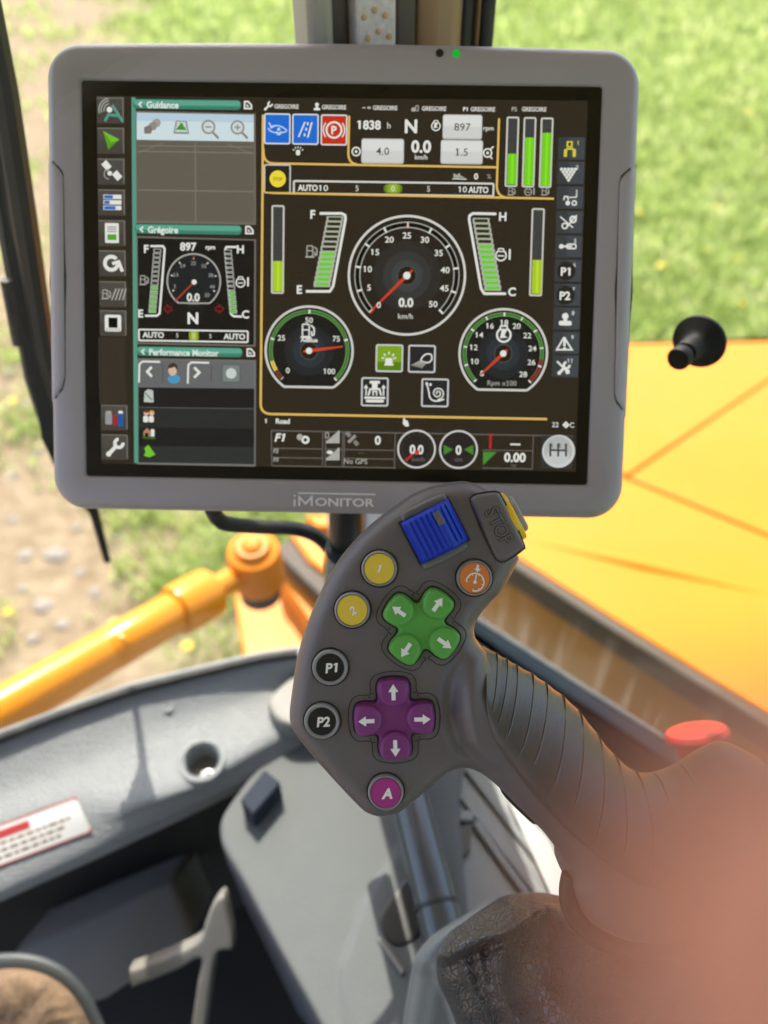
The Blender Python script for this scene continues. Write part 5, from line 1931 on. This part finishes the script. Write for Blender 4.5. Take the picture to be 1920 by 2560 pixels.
    u.poly([R2(1224 + 8 * a, 917.5 + 8 * b) for a, b in ((0, -1), (1, 0), (0, 1), (-1, 0))], W); u.text('?', 1224, 917.5, 7, (40, 38, 34))
    u.disc(876, 913, 6, W); u.rect(879, 918, 9, 6, W, 2); u.rect(873, 907, 4, 10, W, 2)
    u.build('status_line', scr)
    u = UI(.00012)
    Lc = (104, 99, 95)
    u.line([(584, 930), (1240, 942)], 2.6, Lc); u.line([(586, 1006), (695, 1008)], 2.4, Lc); u.line([(700, 1008), (855, 1011)], 2.4, Lc)
    for a, b in (((585, 930), (586, 1006)), ((697, 932), (696, 1008)), ((703, 932), (702, 1008)), ((740, 932), (739, 1009)), ((744, 933), (743, 1009)), ((854, 934), (852, 1011)), ((1153, 940), (1151, 1013)), ((586, 968), (697, 970)), ((586, 988), (697, 990)), ((703, 970), (740, 971)), ((744, 971), (853, 973)), ((744, 990), (853, 992)), ((1042, 972), (1152, 974)), ((1042, 1011), (1151, 1013))):
        u.line([a, b], 2.2, Lc)
    u.text('F1', 604, 945, 17, W, B, .25); u.text('F2', 595, 974, 8.5, WD, B, .2); u.text('F3', 595, 993, 8.5, WD, B, .2)
    u.ring(659, 950, 4, 9, W); u.disc(647, 944, 7, WD)
    for y, dx in ((956, 0), (993, 0)):
        for k in range(7): u.rect(706 + 4.2 * k, y - 1.5 - 1.8 * k, 3.2, 6 + 3.6 * k, (196, 194, 188))
    u.frame(706, 940, 9, 13, 2, WD, 1); u.disc(712, 977, 7, W, 14, 4)
    u.rect(752, 938, 9, 12, (130, 126, 120), rot=45); u.rect(769, 957, 9, 12, (130, 126, 120), rot=45); u.rect(760, 948, 7, 22, (150, 146, 140), rot=-45)
    u.text('0', 816, 951, 18, W, B); u.text('---', 780, 977, 9, GR); u.text('No GPS', 768, 996.5, 11, (186, 184, 176))
    u.text('---', 1114, 957, 16, W, B); u.text('0.00', 1113, 988, 19, W, B); u.text('ha', 1111, 1005, 8, GR)
    u.rect(1060, 953, 5, 33, (190, 40, 45)); u.fan([(1044, 976), (1074, 976), (1044, 1005)], (75, 140, 55))
    u.build('status_table', scr)
    for x, y, k in ((900, 970, 0), (991, 971, 1)):
        u = UI(.0002)
        u.disc(x, y, 41, (44, 38, 38), 40); u.ring(x, y, 38.5, 42.5, (206, 204, 202))
        if k == 0:
            for a in range(-40, 221, 20): u.tick(x, y, 30, 34, a, 2, (70, 84, 50))
            u.text('0.0', x, y + 1, 19, W, B, sx=.9); u.disc(x + 1, y + 6, 5, (214, 50, 44)); u.line([(x - 8, y + 10), (x - 24, y + 26)], 4.5, (196, 48, 44)); u.text('km/h', x + 4, y + 22, 10, GR)
        else:
            u.text('0', x, y + 1, 19, W, B, sx=.9); u.fan([(x - 32, y - 10), (x - 32, y + 12), (x - 12, y)], (72, 134, 48)); u.fan([(x + 32, y - 10), (x + 32, y + 12), (x + 12, y)], (72, 134, 48)); u.text('cm', x, y + 21, 10, GR)
        u.build('round_readout', scr)
    u = UI(.0002)
    u.rect(1205, 977, 70, 72, (54, 54, 54)); u.disc(1208, 975, 36, (206, 208, 206), 40); u.disc(1207, 973, 31, (178, 180, 178), 36); u.disc(1206, 986, 25, (196, 198, 196), 30, 18)
    for x in (1190, 1207, 1224): u.line([(x, 958), (x, 986)], 4.5, (64, 66, 66))
    u.line([(1190, 972), (1224, 973)], 4.5, (64, 66, 66))
    for x in (1190, 1207): u.text('R', x + 3, 962, 9, (60, 62, 62), .01)
    u.build('gearbox_key', scr)

    # ---- the printed name on the frame
    u = UI(.00175 + .0001)
    wp = MAT['white_print']
    u.rect(636.5, 1086, 4.2, 15, wp); u.rect(636.5, 1071, 4.2, 4, wp); u.line([(646.5, 1093), (646.5, 1073.5), (660, 1088), (673.5, 1073.5), (673.5, 1093)], 4.2, wp)
    u.text('ONITOR', 745, 1085, 17, wp, .022, fit=131)
    u.line([(644, 1065), (811, 1068)], 3, wp)
    u.build('printed_name', mon)


build_screen()


def mount():
    t = thing('monitor_post', P(840, 1500, .60), 'black post and clamp carrying the monitor', 'post')
    v, f = tube([P(868, 1230, .455), P(866, 1330, .475), P(840, 1500, .60)], .0105, 20)
    mk('post', v, f, MAT['black'], t)
    v, f = tube([P(862, 1372, .482), P(853, 1420, .51)], .0125, 20)
    mk('clamp_sleeve', v, f, MAT['tube'], t)
    pts = catmull([(530, 1270), (556, 1306), (640, 1316), (740, 1322), (800, 1346), (838, 1400), (850, 1480)], False, 14)
    v, f = tube([P(u, w, .455 + .09 * i / len(pts)) for i, (u, w) in enumerate(pts)], .0048, 14)
    o = mk('cable_loom', v, f, MAT['black_rubber'], None)
    tag(o, 'thick black cable loom sagging out from behind the monitor foot', 'cable')


mount()

# ================================================================== THE JOYSTICK
JD = .33
jp = JD / FPX                    # metres per photo pixel on the face of the joystick
Jt = lambda x, y, h: P(x, y, JD) - F * h
joy = thing('joystick', Jt(1560, 2380, -.02), 'dark grey multifunction joystick head with coloured buttons and a ribbed grip', 'joystick')


GRIP_T = [(1221, 1636), (1258, 1657), (1285, 1672), (1311, 1687), (1352, 1710), (1389, 1735), (1433, 1768), (1478, 1810), (1526, 1870), (1572, 1926), (1630, 1972), (1683, 1981), (1752, 1957), (1815, 1918), (1875, 1897), (1950, 1930)]
GRIP_B = [(1209, 1752), (1212, 1800), (1222, 1832), (1242, 1866), (1272, 1905), (1296, 1939), (1343, 1996), (1391, 2047), (1451, 2103), (1517, 2154), (1590, 2196), (1668, 2207), (1765, 2180), (1850, 2120), (1930, 2050), (1975, 1990)]
GRIP_OL = np.array([(1236, 1600)] + GRIP_T[1:] + GRIP_B[::-1], float)


def joystick_body():
    head = [(1221, 1221), (1172, 1201), (1110, 1207), (1049, 1226), (992, 1262), (926, 1312), (877, 1361), (836, 1414), (795, 1488), (758, 1578), (737, 1652), (726, 1720), (717, 1797), (723, 1830), (740, 1860), (782, 1912), (844, 1981), (897, 2036), (920, 2052), (946, 2060), (975, 2058), (1003, 2048), (1041, 2018), (1086, 1981), (1122, 1951), (1151, 1938), (1178, 1938), (1205, 1949), (1229, 1965), (1262, 1994), (1300, 2032), (1359, 2090), (1389, 2127), (1416, 2163), (1436, 2200), (1440, 2243), (1471, 2307), (1526, 2353), (1595, 2376), (1687, 2374), (1770, 2290), (1850, 2180), (1900, 2090), (1860, 2030), (1760, 2075), (1640, 2060), (1520, 1960), (1420, 1850), (1310, 1750), (1238, 1680), (1221, 1640), (1205, 1623), (1195, 1603), (1192, 1578), (1201, 1554), (1225, 1521), (1266, 1476), (1300, 1416), (1307, 1395), (1297, 1382), (1270, 1310), (1240, 1240)]
    ol = catmull(head, True, 6)

    def hgt(d, x, y):
        cx = np.interp(y, [1640, 1700, 1723, 1784, 1846, 1887, 1912, 1950, 2600], [1150, 1127, 1123, 1119, 1135, 1164, 1190, 1215, 1215])
        sx = x - cx
        fade = sstep(1600, 1730, y)
        w = sstep(-6, 60, sx) * fade
        flat = rim(d, 50, .0105)
        arm = -.0105 + .0185 * np.sqrt(np.clip(1 - (1 - np.clip(d / 120, 0, 1)) ** 2, 0, 1))
        dip = -.0022 * np.exp(-((sx - 6) / 20) ** 2) * fade * sstep(10, 60, d)
        q = np.stack([x, y], 1)
        under = inside(q, GRIP_OL)
        low = np.where(under, sstep(12, 34, seg_dist(q, GRIP_OL)), 0) * .02
        return flat * (1 - w) + arm * w + dip - low
    v, f = pillow(ol, Jt, hgt, 50, 9, .030, rings=8)
    mk('housing', v, f, MAT['joy'], joy, angle=70)
    # switch on the underside of the arm
    v, f = pillow(catmull([(1262, 1990), (1272, 2018), (1330, 2076), (1350, 2091), (1362, 2086), (1340, 2050), (1290, 2000)], True, 5), lambda x, y, h: Jt(x, y, h - .012), lambda d, x, y: rim(d, 6, .001), 6, 12, .012)
    mk('trigger_switch', v, f, MAT['black'], joy)
    # dark collar at the foot
    pts = [(1441, 2215), (1434, 2262), (1446, 2312), (1482, 2358), (1536, 2392), (1600, 2408), (1690, 2402), (1780, 2370), (1860, 2300)]
    v, f = tube([Jt(u, w, -.010) for u, w in catmull(pts, False, 12)], .0042, 14)
    mk('collar', v, f, MAT['black'], joy)


joystick_body()


def grip():
    T = GRIP_T; Bt = GRIP_B
    sub = 36
    Ts = spline_n(np.array(T, float), sub); Bs = spline_n(np.array(Bt, float), sub)
    n = len(Ts); m = 40
    V = []
    for i in range(n):
        s = i / sub
        k = round(s)
        ds = s - k
        Hs = np.interp(s, [0, 2, 6, 9, 12, 15], [.0075, .0105, .0155, .0175, .017, .012])
        rowp = []
        for j in range(m + 1):
            t = j / m
            # a rib runs from the upper edge and dies out towards the seam
            fall = float(np.clip(1 - sstep(.62, .93, t), 0, 1)) * (1 if 1 <= k <= 12 else 0)
            lip = (-.0005 * math.exp(-((ds + .015) / .022) ** 2) + .0003 * math.exp(-((ds - .035) / .03) ** 2) + .0002 * max(0, 1 - abs(ds - .02) * 2)) * fall
            h = -.021 * (1 - t) ** 1.5 + .0035 * t + Hs * math.sqrt(max(0, 1 - (2 * t - 1) ** 2)) + lip
            p = Ts[i] * (1 - t) + Bs[i] * t
            # edge bulges a touch at each rib
            if t < .1: p = p + (Ts[i] - Bs[i]) / np.linalg.norm(Ts[i] - Bs[i]) * (lip / jp) * 2.2 * (1 - t / .1)
            rowp.append(Jt(p[0], p[1], h))
        for j in range(1, m):
            t = 1 - j / m
            h = -.021 * (1 - t) ** 1.5 + .0035 * t - .026 * math.sqrt(max(0, 1 - (2 * t - 1) ** 2))
            p = Ts[i] * (1 - t) + Bs[i] * t
            rowp.append(Jt(p[0], p[1], h))
        V.append(rowp)
    w = len(V[0])
    vv = [p for r_ in V for p in r_]
    ff = []
    for i in range(n - 1):
        for j in range(w):
            q = (j + 1) % w
            ff.append([i * w + j, i * w + q, (i + 1) * w + q, (i + 1) * w + j])
    ff.append(list(range(w))[::-1]); ff.append([(n - 1) * w + j for j in range(w)])
    mk('ribbed_grip', vv, ff, MAT['grip'], joy, angle=60)


grip()


def jtext(s, cx, cy, cap, mat, parent, h, rot=0, bold=0.0, shear=0.0, thick=.0002, name='lettering', sx=1.0):
    v, f = text2d(s, bold, shear)
    a = math.radians(rot)
    q = v * np.array([cap * sx, cap])
    q = np.stack([q[:, 0] * math.cos(a) - q[:, 1] * math.sin(a), q[:, 0] * math.sin(a) + q[:, 1] * math.cos(a)], 1)
    verts = [Jt(cx + x, cy - y, h) for x, y in q]
    if thick <= 0:
        return mk(name, verts, f, mat, parent, angle=0)
    # give the letters depth
    n = len(verts)
    low = [p + F * thick for p in verts]
    edges = {}
    for fc in f:
        for i in range(len(fc)):
            e = (fc[i], fc[(i + 1) % len(fc)])
            edges[e] = edges.get(e, 0) + 1
    side = [[a_, a_ + n, b_ + n, b_] for (a_, b_) in edges if (b_, a_) not in edges]
    return mk(name, list(verts) + low, list(f) + side, mat, parent, angle=0)


def button(cx, cy, cap_mat, label, cap_r=37.5, ring_in=None):
    ro = 48.5
    # sunk black surround, grey ring, coloured cap
    v, f = lathe(Jt(cx, cy, 0), -F, [(ro * jp, -.002), (ro * jp, .00015), (ro * .985 * jp, .0004), (46 * jp, .0004), (45 * jp, -.0012), (40 * jp, -.0013)], 56)
    sur = mk('button_surround', v, f, MAT['black'], joy)
    v, f = lathe(Jt(cx, cy, 0), -F, [(44.5 * jp, -.0012), (44.5 * jp, .0012), (43.3 * jp, .0021), (41.5 * jp, .0024), (39.5 * jp, .0023), ((cap_r + .6) * jp, .0017)], 56)
    mk('button_ring', v, f, MAT['ring'], sur)
    b = [(cap_r * jp, .0014), (cap_r * jp, .00195), (cap_r * .97 * jp, .0021), (cap_r * .5 * jp, .0022), (0, .00225)]
    v, f = lathe(Jt(cx, cy, 0), -F, b, 56)
    o = mk('button_cap', v, f, cap_mat, sur)
    o['label'] = label
    return sur, .0024


s_, h_ = button(948.5, 1421, MAT['yellow_cap'], 'yellow cap marked 1'); jtext('1', 949, 1421, 20, MAT['white_print'], s_, h_, -12, .03, .2)
s_, h_ = button(881, 1524, MAT['yellow_cap'], 'yellow cap marked 2'); jtext('2', 882, 1525, 20, MAT['white_print'], s_, h_, 32, .03, .2)
s_, h_ = button(826, 1667, MAT['black_cap'], 'black cap marked P1', 34); jtext('P1', 830, 1667, 23, MAT['white_print'], s_, h_, 4, .03, .15)
s_, h_ = button(805.5, 1801, MAT['black_cap'], 'black cap marked P2', 34); jtext('P2', 809, 1801, 23, MAT['white_print'], s_, h_, 3, .03, .15)
s_, h_ = button(964.5, 1978, MAT['magenta_cap'], 'magenta cap marked A', 37); jtext('A', 967, 1979, 24, MAT['white_print'], s_, h_, 2, .04, .2)
s_, h_ = button(1185, 1444, MAT['orange_cap'], 'orange cap marked with a dial', 38)


def dial_mark(parent, h):
    mb = MB()
    c = (1186, 1454)

    def pol(r, a): return (c[0] + r * math.cos(math.radians(a)), c[1] - r * math.sin(math.radians(a)))

    def strip(pts, w):
        p = [np.array(q, float) for q in pts]
        L_, R_ = [], []
        for i in range(len(p)):
            t = p[min(i + 1, len(p) - 1)] - p[max(i - 1, 0)]; t /= np.linalg.norm(t)
            n_ = np.array([-t[1], t[0]]); L_.append(p[i] + n_ * w / 2); R_.append(p[i] - n_ * w / 2)
        n = len(p)
        mb.add([Jt(q[0], q[1], h) for q in L_ + R_], [[i, i + 1, n + i + 1, n + i] for i in range(n - 1)])
    strip([pol(22, a) for a in np.linspace(175, -105, 40)], 3.4)
    for a in (175, 140, 110, 60, 20, -20, -60, -105): strip([pol(17.5, a), pol(22, a)], 2.6)
    strip([pol(0, 0), pol(22, 80)], 3.4)
    mb.add([Jt(c[0] + 4.6 * math.cos(t), c[1] + 4.6 * math.sin(t), h + .00005) for t in np.linspace(0, 2 * PI, 16, endpoint=False)], [list(range(16))])
    strip([(1193, 1411), (1192, 1421)], 6)
    mb.add([Jt(*q, h + .00005) for q in ((1183.5, 1420), (1201.5, 1421), (1191.5, 1429))], [[0, 1, 2]])
    mb.build('dial_mark', [MAT['white_print']], parent, angle=0)


dial_mark(s_, h_)


def dpad(cx, cy, rot, mat, hw=39.0, L_=100.0, tray=None):
    a = math.radians(rot)
    tw = lambda x, y: (cx + x * math.cos(a) + y * math.sin(a), cy - (-x * math.sin(a) + y * math.cos(a)))
    # local frame: x right, y up; rot turns clockwise for positive

    def put(h0): return lambda x, y, h: Jt(*tw(x, y), h0 + h)

    def r4(x, y, k): return [(x, y), (y, -x), (-x, -y), (-y, x)][k]
    arm = [(-hw, 47), (-hw - 2, 72), (-hw + 1, L_ - 12), (-hw + 10, L_ - 2), (0, L_ + 2), (hw - 10, L_ - 2), (hw - 1, L_ - 12), (hw + 2, 72), (hw, 47)]
    plus = []
    for k in range(4):
        plus += [r4(x, y, k) for x, y in arm]
    plus = catmull(plus, True, 3.5)
    big = []
    d = plus / np.linalg.norm(plus, axis=1)[:, None]
    arm2 = [(-hw - 5, 50), (-hw - 6, 72), (-hw - 3, L_ - 10), (-hw + 8, L_ + 2), (0, L_ + 6), (hw - 8, L_ + 2), (hw + 3, L_ - 10), (hw + 6, 72), (hw + 5, 50)]
    for k in range(4):
        big += [r4(x, y, k) for x, y in arm2]
    big = catmull(big, True, 4)
    v, f = pillow(big, put(.00012), lambda d_, x, y: 0 * d_, 2, 20, .002, rings=2)
    base = mk('pad_recess', v, f, MAT['black'], joy)
    v, f = pillow(plus, put(.0022), lambda d_, x, y: rim(d_, 7, .0016) - .0006 * sstep(10, 60, 70 - np.hypot(x, y)), 7, 7, .004)
    mk('rocker_pad', v, f, mat, base, angle=60)
    lob = [(-hw + 1, 66), (-hw + .5, 80), (-hw + 2, L_ - 12), (-hw + 11, L_ - 3), (0, L_ + 1), (hw - 11, L_ - 3), (hw - 2, L_ - 12), (hw - .5, 80), (hw - 1, 66)]
    lob += [((hw - 1) * math.cos(t), 66 + (hw - 1) * math.sin(t) * .95) for t in np.linspace(0, -PI, 9)[1:-1]]
    lob_c = catmull(lob, True, 3.5)
    for k in range(4):
        q = np.array([r4(x, y, k) for x, y in lob_c])
        v, f = pillow(q, put(.0052), lambda d_, x, y: rim(d_, 10, .0021) - .0007 * sstep(100, 20, np.hypot(x, y)), 6, 7, .0035)
        mk('thumb_pad', v, f, mat, base, angle=60)
        ar = [(0, 89), (-12.5, 70), (-5, 70), (-5, 49), (5, 49), (5, 70), (12.5, 70)]
        pts = [r4(x, y, k) for x, y in ar]
        hz = [.0052 - .0007 * float(sstep(100, 20, np.array(math.hypot(x, y)))) + .00022 for x, y in pts]
        top = [Jt(*tw(x, y), h) for (x, y), h in zip(pts, hz)]
        v, f = prism(top, F * .00035)
        mk('white_arrow', v, f, MAT['white_print'], base, angle=0)
        # engraved bracket line round the arm end
        br_ = [(-hw - 19, 60), (-hw - 17.5, 72), (-hw - 17, L_ - 8), (-hw - 2, L_ + 9), (0, L_ + 16), (hw + 2, L_ + 9), (hw + 17, L_ - 8), (hw + 17.5, 72), (hw + 19, 60)]
        c_ = catmull([(-hw - 10, 62)] + br_[0:] + [(hw + 10, 62)], False, 4)
        L2 = []; R2_ = []
        for i in range(len(c_)):
            t = c_[min(i + 1, len(c_) - 1)] - c_[max(i - 1, 0)]; t = t / np.linalg.norm(t); n_ = np.array([-t[1], t[0]])
            L2.append(c_[i] + n_ * 1.3); R2_.append(c_[i] - n_ * 1.3)
        n = len(c_)
        v = [Jt(*tw(*r4(q[0], q[1], k)), .0001) for q in L2 + R2_]
        mk('engraved_line', v, [[i, i + 1, n + i + 1, n + i] for i in range(n - 1)], MAT['groove'], base, angle=0)


dpad(1053, 1564, 35.0, MAT['green_pad'], 38.5, 99)
dpad(985.5, 1793, -2.0, MAT['purple_pad'], 39.5, 99)


def roller():
    A = np.array([1001., 1308]); e1 = np.array([117., -61]); e2 = np.array([52., 101])
    nx, ny = 90, 40
    v = []
    for j in range(ny + 1):
        for i in range(nx + 1):
            a = i / nx; b = j / ny
            pk = .66
            if a < pk:
                h = .0042 + (.0128 - .0042) * (a / pk) ** .8
                g_ = .00045 * math.sin(a * 2 * PI * 9.5) * sstep(.02, .08, a) * sstep(pk - .02, pk - .1, a)
            else:
                c = (a - pk) / (1 - pk)
                h = .0128 - .0075 * c ** 1.15
                g_ = -.0009 * max(0, math.cos(c * PI * 2 * 3.2)) * sstep(.02, .12, c) * sstep(1.0, .9, c)
            fade = float(sstep(0, .12, b) * sstep(1, .85, b))
            eb = min(b, 1 - b) * 113; ea = min(a, 1 - a) * 132
            e = min(eb, ea)
            h += float(g_) * fade - (.0022 * (1 - min(e / 9, 1)) ** 2)
            q = A + e1 * a + e2 * b
            v.append(Jt(q[0], q[1], h))
    w = nx + 1
    f = grid_faces(ny + 1, w)
    ring = [i for i in range(w)] + [j * w + nx for j in range(1, ny + 1)] + [ny * w + i for i in range(nx - 1, -1, -1)] + [j * w for j in range(ny - 1, 0, -1)]
    n0 = len(v)
    for i in ring:
        a, b = (i % w) / nx, (i // w) / ny
        q = A + e1 * a + e2 * b
        v.append(Jt(q[0], q[1], -.003))
    for k in range(len(ring)):
        l = (k + 1) % len(ring)
        f.append([ring[k], ring[l], n0 + l, n0 + k])
    o = mk('blue_roller', v, [q[::-1] for q in f], MAT['blue'], joy, angle=40)
    # dark mark let into the ridge
    q = A + e1 * .66 + e2 * .27
    d1 = e1 / np.linalg.norm(e1); d2 = e2 / np.linalg.norm(e2)
    mk_pts = [q + d1 * x + d2 * y for x, y in ((-8, -17), (8, -17), (8, 17), (-8, 17))]
    hs = [.0127, .0127 - .0004, .0127 - .0004, .0127]
    vv, ff = prism([Jt(p[0], p[1], h + .0005) for p, h in zip(mk_pts, hs)], F * .002)
    bevel_obj(mk('roller_mark', vv, ff, MAT['joy'], o), .0003)
    # black gap and two pale lips of the housing
    pad = 5
    cs = [A - d1 * pad - d2 * pad, A + e1 + d1 * pad - d2 * pad, A + e1 + e2 + d1 * pad + d2 * pad, A + e2 - d1 * pad + d2 * pad]
    vv, ff = prism([Jt(p[0], p[1], .0003) for p in cs], F * .002)
    mk('roller_gap', vv, ff, MAT['black'], joy)
    for (p0, p1, w_, h0) in (((1014, 1290), (1104, 1247), 13, .0015), ((1066, 1412), (1158, 1364), 12, .0012)):
        p0 = np.array(p0, float); p1 = np.array(p1, float); t = (p1 - p0) / np.linalg.norm(p1 - p0); n_ = np.array([-t[1], t[0]])
        ol = catmull([p0 - n_ * w_, p0 - t * w_ * .9, p0 + n_ * w_, p1 + n_ * w_, p1 + t * w_ * .9, p1 - n_ * w_], True, 3)
        vv, ff = pillow(ol, Jt, lambda d, x, y: rim(d, 10, .0025) + .0024, 10, 8, .006)
        mk('roller_lip', vv, ff, MAT['joy2'], joy, angle=70)


roller()


def stop_block():
    ol = catmull([(1178, 1258), (1181, 1244), (1193, 1237), (1225, 1232), (1242, 1232), (1252, 1241), (1279, 1295), (1309, 1361), (1306, 1371), (1291, 1383), (1262, 1401), (1248, 1401), (1235, 1388), (1209, 1332)], True, 4)
    c = ol.mean(0)
    big = ol + (ol - c) / np.linalg.norm(ol - c, axis=1)[:, None] * 5
    v, f = pillow(big, lambda x, y, h: Jt(x, y, h), lambda d, x, y: 0 * d + .0002, 2, 16, .012, rings=2)
    mk('stop_gap', v, f, MAT['groove'], joy)
    v, f = pillow(ol, Jt, lambda d, x, y: rim(d, 13, .0022) + .0024, 13, 8, .016)
    blk = mk('stop_block', v, f, MAT['joy'], joy, angle=70)
    d = np.array([110., 215]) / np.linalg.norm([110., 215])
    c0 = np.array([1246, 1313.])
    for ch, k in zip('STOP', (-38, -13.5, 14, 40.5)):
        p = c0 + d * k
        jtext(ch, p[0], p[1], 35, MAT['groove'], blk, .00250, -62.5, 0.035, 0, 0, 'letter_groove', sx=.8)
        jtext(ch, p[0], p[1], 35, MAT['joy2'], blk, .0030, -62.5, 0.0, 0, .0009, 'raised_letter', sx=.8)
    # the yellow stop button in the flank, seen almost edge-on
    ax2 = np.array([.882, .471])
    axis = R * ax2[0] + U * ax2[1]
    axis = axis + (-F) * .14
    cc = Jt(1278, 1297, -.0098)
    r0 = 66 * jp
    v, f = lathe(cc, axis, [(r0 * .9, -.006), (r0 * 1.0, -.001), (r0 * 1.0, .0029), (r0 * .96, .0038), (r0 * .78, .0042)], 56)
    sb = mk('stop_button', v, f, MAT['stop_yellow'], joy)
    r1 = 50 * jp
    v, f = lathe(cc, axis, [(r1, .0035), (r1, .0052), (r1 * .93, .0061), (r1 * .8, .0065), (0, .0065)], 48)
    mk('stop_cap', v, f, MAT['ring'], sb)


stop_block()

# ---- gaiter and its housing


def gaiter():
    D0 = .385
    t = thing('joystick_gaiter', P(1500, 2620, D0, -.05), 'creased dark leather gaiter round the foot of the joystick', 'gaiter')
    ol = catmull([(1437, 2262), (1400, 2240), (1330, 2230), (1260, 2240), (1220, 2262), (1165, 2301), (1120, 2334), (1095, 2380), (1090, 2417), (1098, 2462), (1125, 2520), (1146, 2575), (1190, 2700), (1500, 2820), (1900, 2760), (2000, 2500), (1930, 2300), (1800, 2260), (1600, 2330), (1500, 2310)], True, 9)

    def near(x, y, pts):
        """distance to an open polyline and the signed side (positive to the right going along it)"""
        c = catmull(pts, False, 5); a = c[:-1]; b = c[1:]; ab = b - a
        q = np.stack([x, y], 1); best = np.full(len(q), 1e9); sg = np.zeros(len(q))
        for i0 in range(0, len(q), 1500):
            qq = q[i0:i0 + 1500, None, :]
            t_ = (((qq - a) * ab).sum(2) / (ab ** 2).sum(1)).clip(0, 1)
            dv = qq - (a + t_[..., None] * ab)
            d_ = np.sqrt((dv ** 2).sum(2)); k = d_.argmin(1); r_ = np.arange(len(k))
            best[i0:i0 + 1500] = d_[r_, k]
            cr = ab[k, 0] * dv[r_, k, 1] - ab[k, 1] * dv[r_, k, 0]
            sg[i0:i0 + 1500] = np.sign(cr)
        return best, sg

    def hgt(d, x, y):
        base = -.016 + .030 * np.sqrt(np.clip(1 - (1 - np.clip(d / 150, 0, 1)) ** 2, 0, 1))
        crest = [(1470, 2330), (1432, 2316), (1405, 2292), (1370, 2272), (1338, 2292), (1300, 2318), (1262, 2352), (1246, 2405), (1250, 2450), (1262, 2508), (1300, 2562), (1360, 2640), (1420, 2760)]
        dc, sg = near(x, y, crest)
        inn = sg < 0
        base = base + .008 * np.exp(-(dc / 24) ** 1.5) - np.where(inn, .020 * (1 - np.exp(-(dc / 70) ** 1.5)) - .010 * sstep(90, 220, dc), 0)
        # a second crease runs from the beak up to the crest
        db, sb = near(x, y, [(1108, 2390), (1150, 2372), (1200, 2350), (1262, 2330), (1320, 2296)])
        base = base + np.where(inn, 0, .0085 * np.exp(-db / np.where(sb > 0, 14, 34)) * sstep(1500, 1250, x) - .004 * np.exp(-((db - 30) / 16) ** 2) * (sb > 0))
        for pl in ([(1290, 2232), (1300, 2262), (1306, 2300)], [(1316, 2232), (1322, 2262), (1326, 2288)], [(1150, 2310), (1168, 2330), (1128, 2378)], [(1140, 2420), (1165, 2480), (1205, 2560)], [(1185, 2400), (1200, 2470), (1250, 2560)], [(1215, 2385), (1222, 2440), (1240, 2500)]):
            q_, _ = near(x, y, pl)
            base = base - .0014 * np.exp(-(q_ / 11) ** 2) + .0009 * np.exp(-((q_ - 20) / 11) ** 2)
        n1 = np.array([mnoise.fractal(Vector((a * .012, b * .016, 4.0)), 1.0, 2.0, 4) for a, b in zip(x, y)])
        return base + n1 * .0016 * sstep(0, 40, d)
    v, f = pillow(ol, lambda x, y, h: P(x, y, D0 - h), hgt, 60, 5.5, .14, rings=8)
    mk('leather_skin', v, f, MAT['leather'], t, angle=180)
    ol = catmull([(1240, 2245), (1156, 2292), (1124, 2310), (1080, 2340), (1044, 2382), (1031, 2422), (1020, 2480), (1008, 2560), (1000, 2700), (1240, 2740), (1250, 2500), (1300, 2300)], True, 7)
    h2 = thing('gaiter_housing', P(1060, 2700, .40, -.06), 'smooth grey plastic housing round the left of the leather gaiter', 'housing')

    def hh(d, x, y):
        # a rolled top edge, then the flank drops away below a crease
        s = (x - np.interp(y, [2300, 2380, 2420, 2480, 2560, 2700], [1124 + 30, 1044 + 46, 1085, 1120, 1140, 1160]))
        return rim(d, 40, .014) - .004 * sstep(0, -14, s) * sstep(2400, 2450, y) + .003 * sstep(30, 80, d)
    v, f = pillow(ol, lambda x, y, h: P(x, y, .405 - h), hh, 40, 9, .14, rings=7)
    mk('moulded_shell', v, f, MAT['tray'], h2, angle=60)


gaiter()

# ================================================================== FINGERTIP AT THE EDGE OF THE LENS


def fingertip():
    Q = lambda x, y, d: CAM + R * x + U * y + F * d
    c0 = np.array([.01094, -.00938, .0135])
    ax = np.array([.86, -.40, .22]); ax /= np.linalg.norm(ax)
    path = []; rad = []
    r0 = .0061
    for k in range(10):
        a = PI / 2 * (1 - k / 9.0)
        path.append(c0 - ax * r0 * math.sin(a) * 1.12); rad.append(max(r0 * math.cos(a), 1e-5))
    for s, r_ in ((.004, .0063), (.009, .0065), (.015, .0065), (.021, .0064), (.026, .0068), (.031, .0072), (.040, .0071), (.050, .0074), (.060, .0080), (.075, .0088)):
        path.append(c0 + ax * s); rad.append(r_)
    pts = [Q(*p) for p in path]
    t = thing('fingertip', pts[-1], 'out of focus pink fingertip filling the lower right corner', 'finger')
    v, f = tube(pts, rad, 32, True)
    o = mk('finger', v, f, MAT['skin'], t, angle=180)
    m = o.modifiers.new('smooth', 'SUBSURF'); m.levels = 1; m.render_levels = 2
    # nail on the far side
    away = F - (R * ax[0] + U * ax[1] + F * ax[2]) * np.dot(F, R * ax[0] + U * ax[1] + F * ax[2]); away /= np.linalg.norm(away)
    al = R * ax[0] + U * ax[1] + F * ax[2]; sd = np.cross(al, away)
    cc = Q(*c0)
    g_ = []
    for i in range(9):
        for j in range(9):
            s = -.006 + .012 * i / 8; b = (j / 8 - .5) * 1.5
            w = 1 - .18 * (abs(i / 8 - .5) * 2) ** 3
            rr = .0062 if s > -.001 else .0062 - (-.001 - s) * .35
            g_.append(cc + al * s + (away * math.cos(b * w) + sd * math.sin(b * w)) * (rr + .0002))
    mk('fingernail', g_, grid_faces(9, 9), MAT['nail'], t, angle=180)


fingertip()
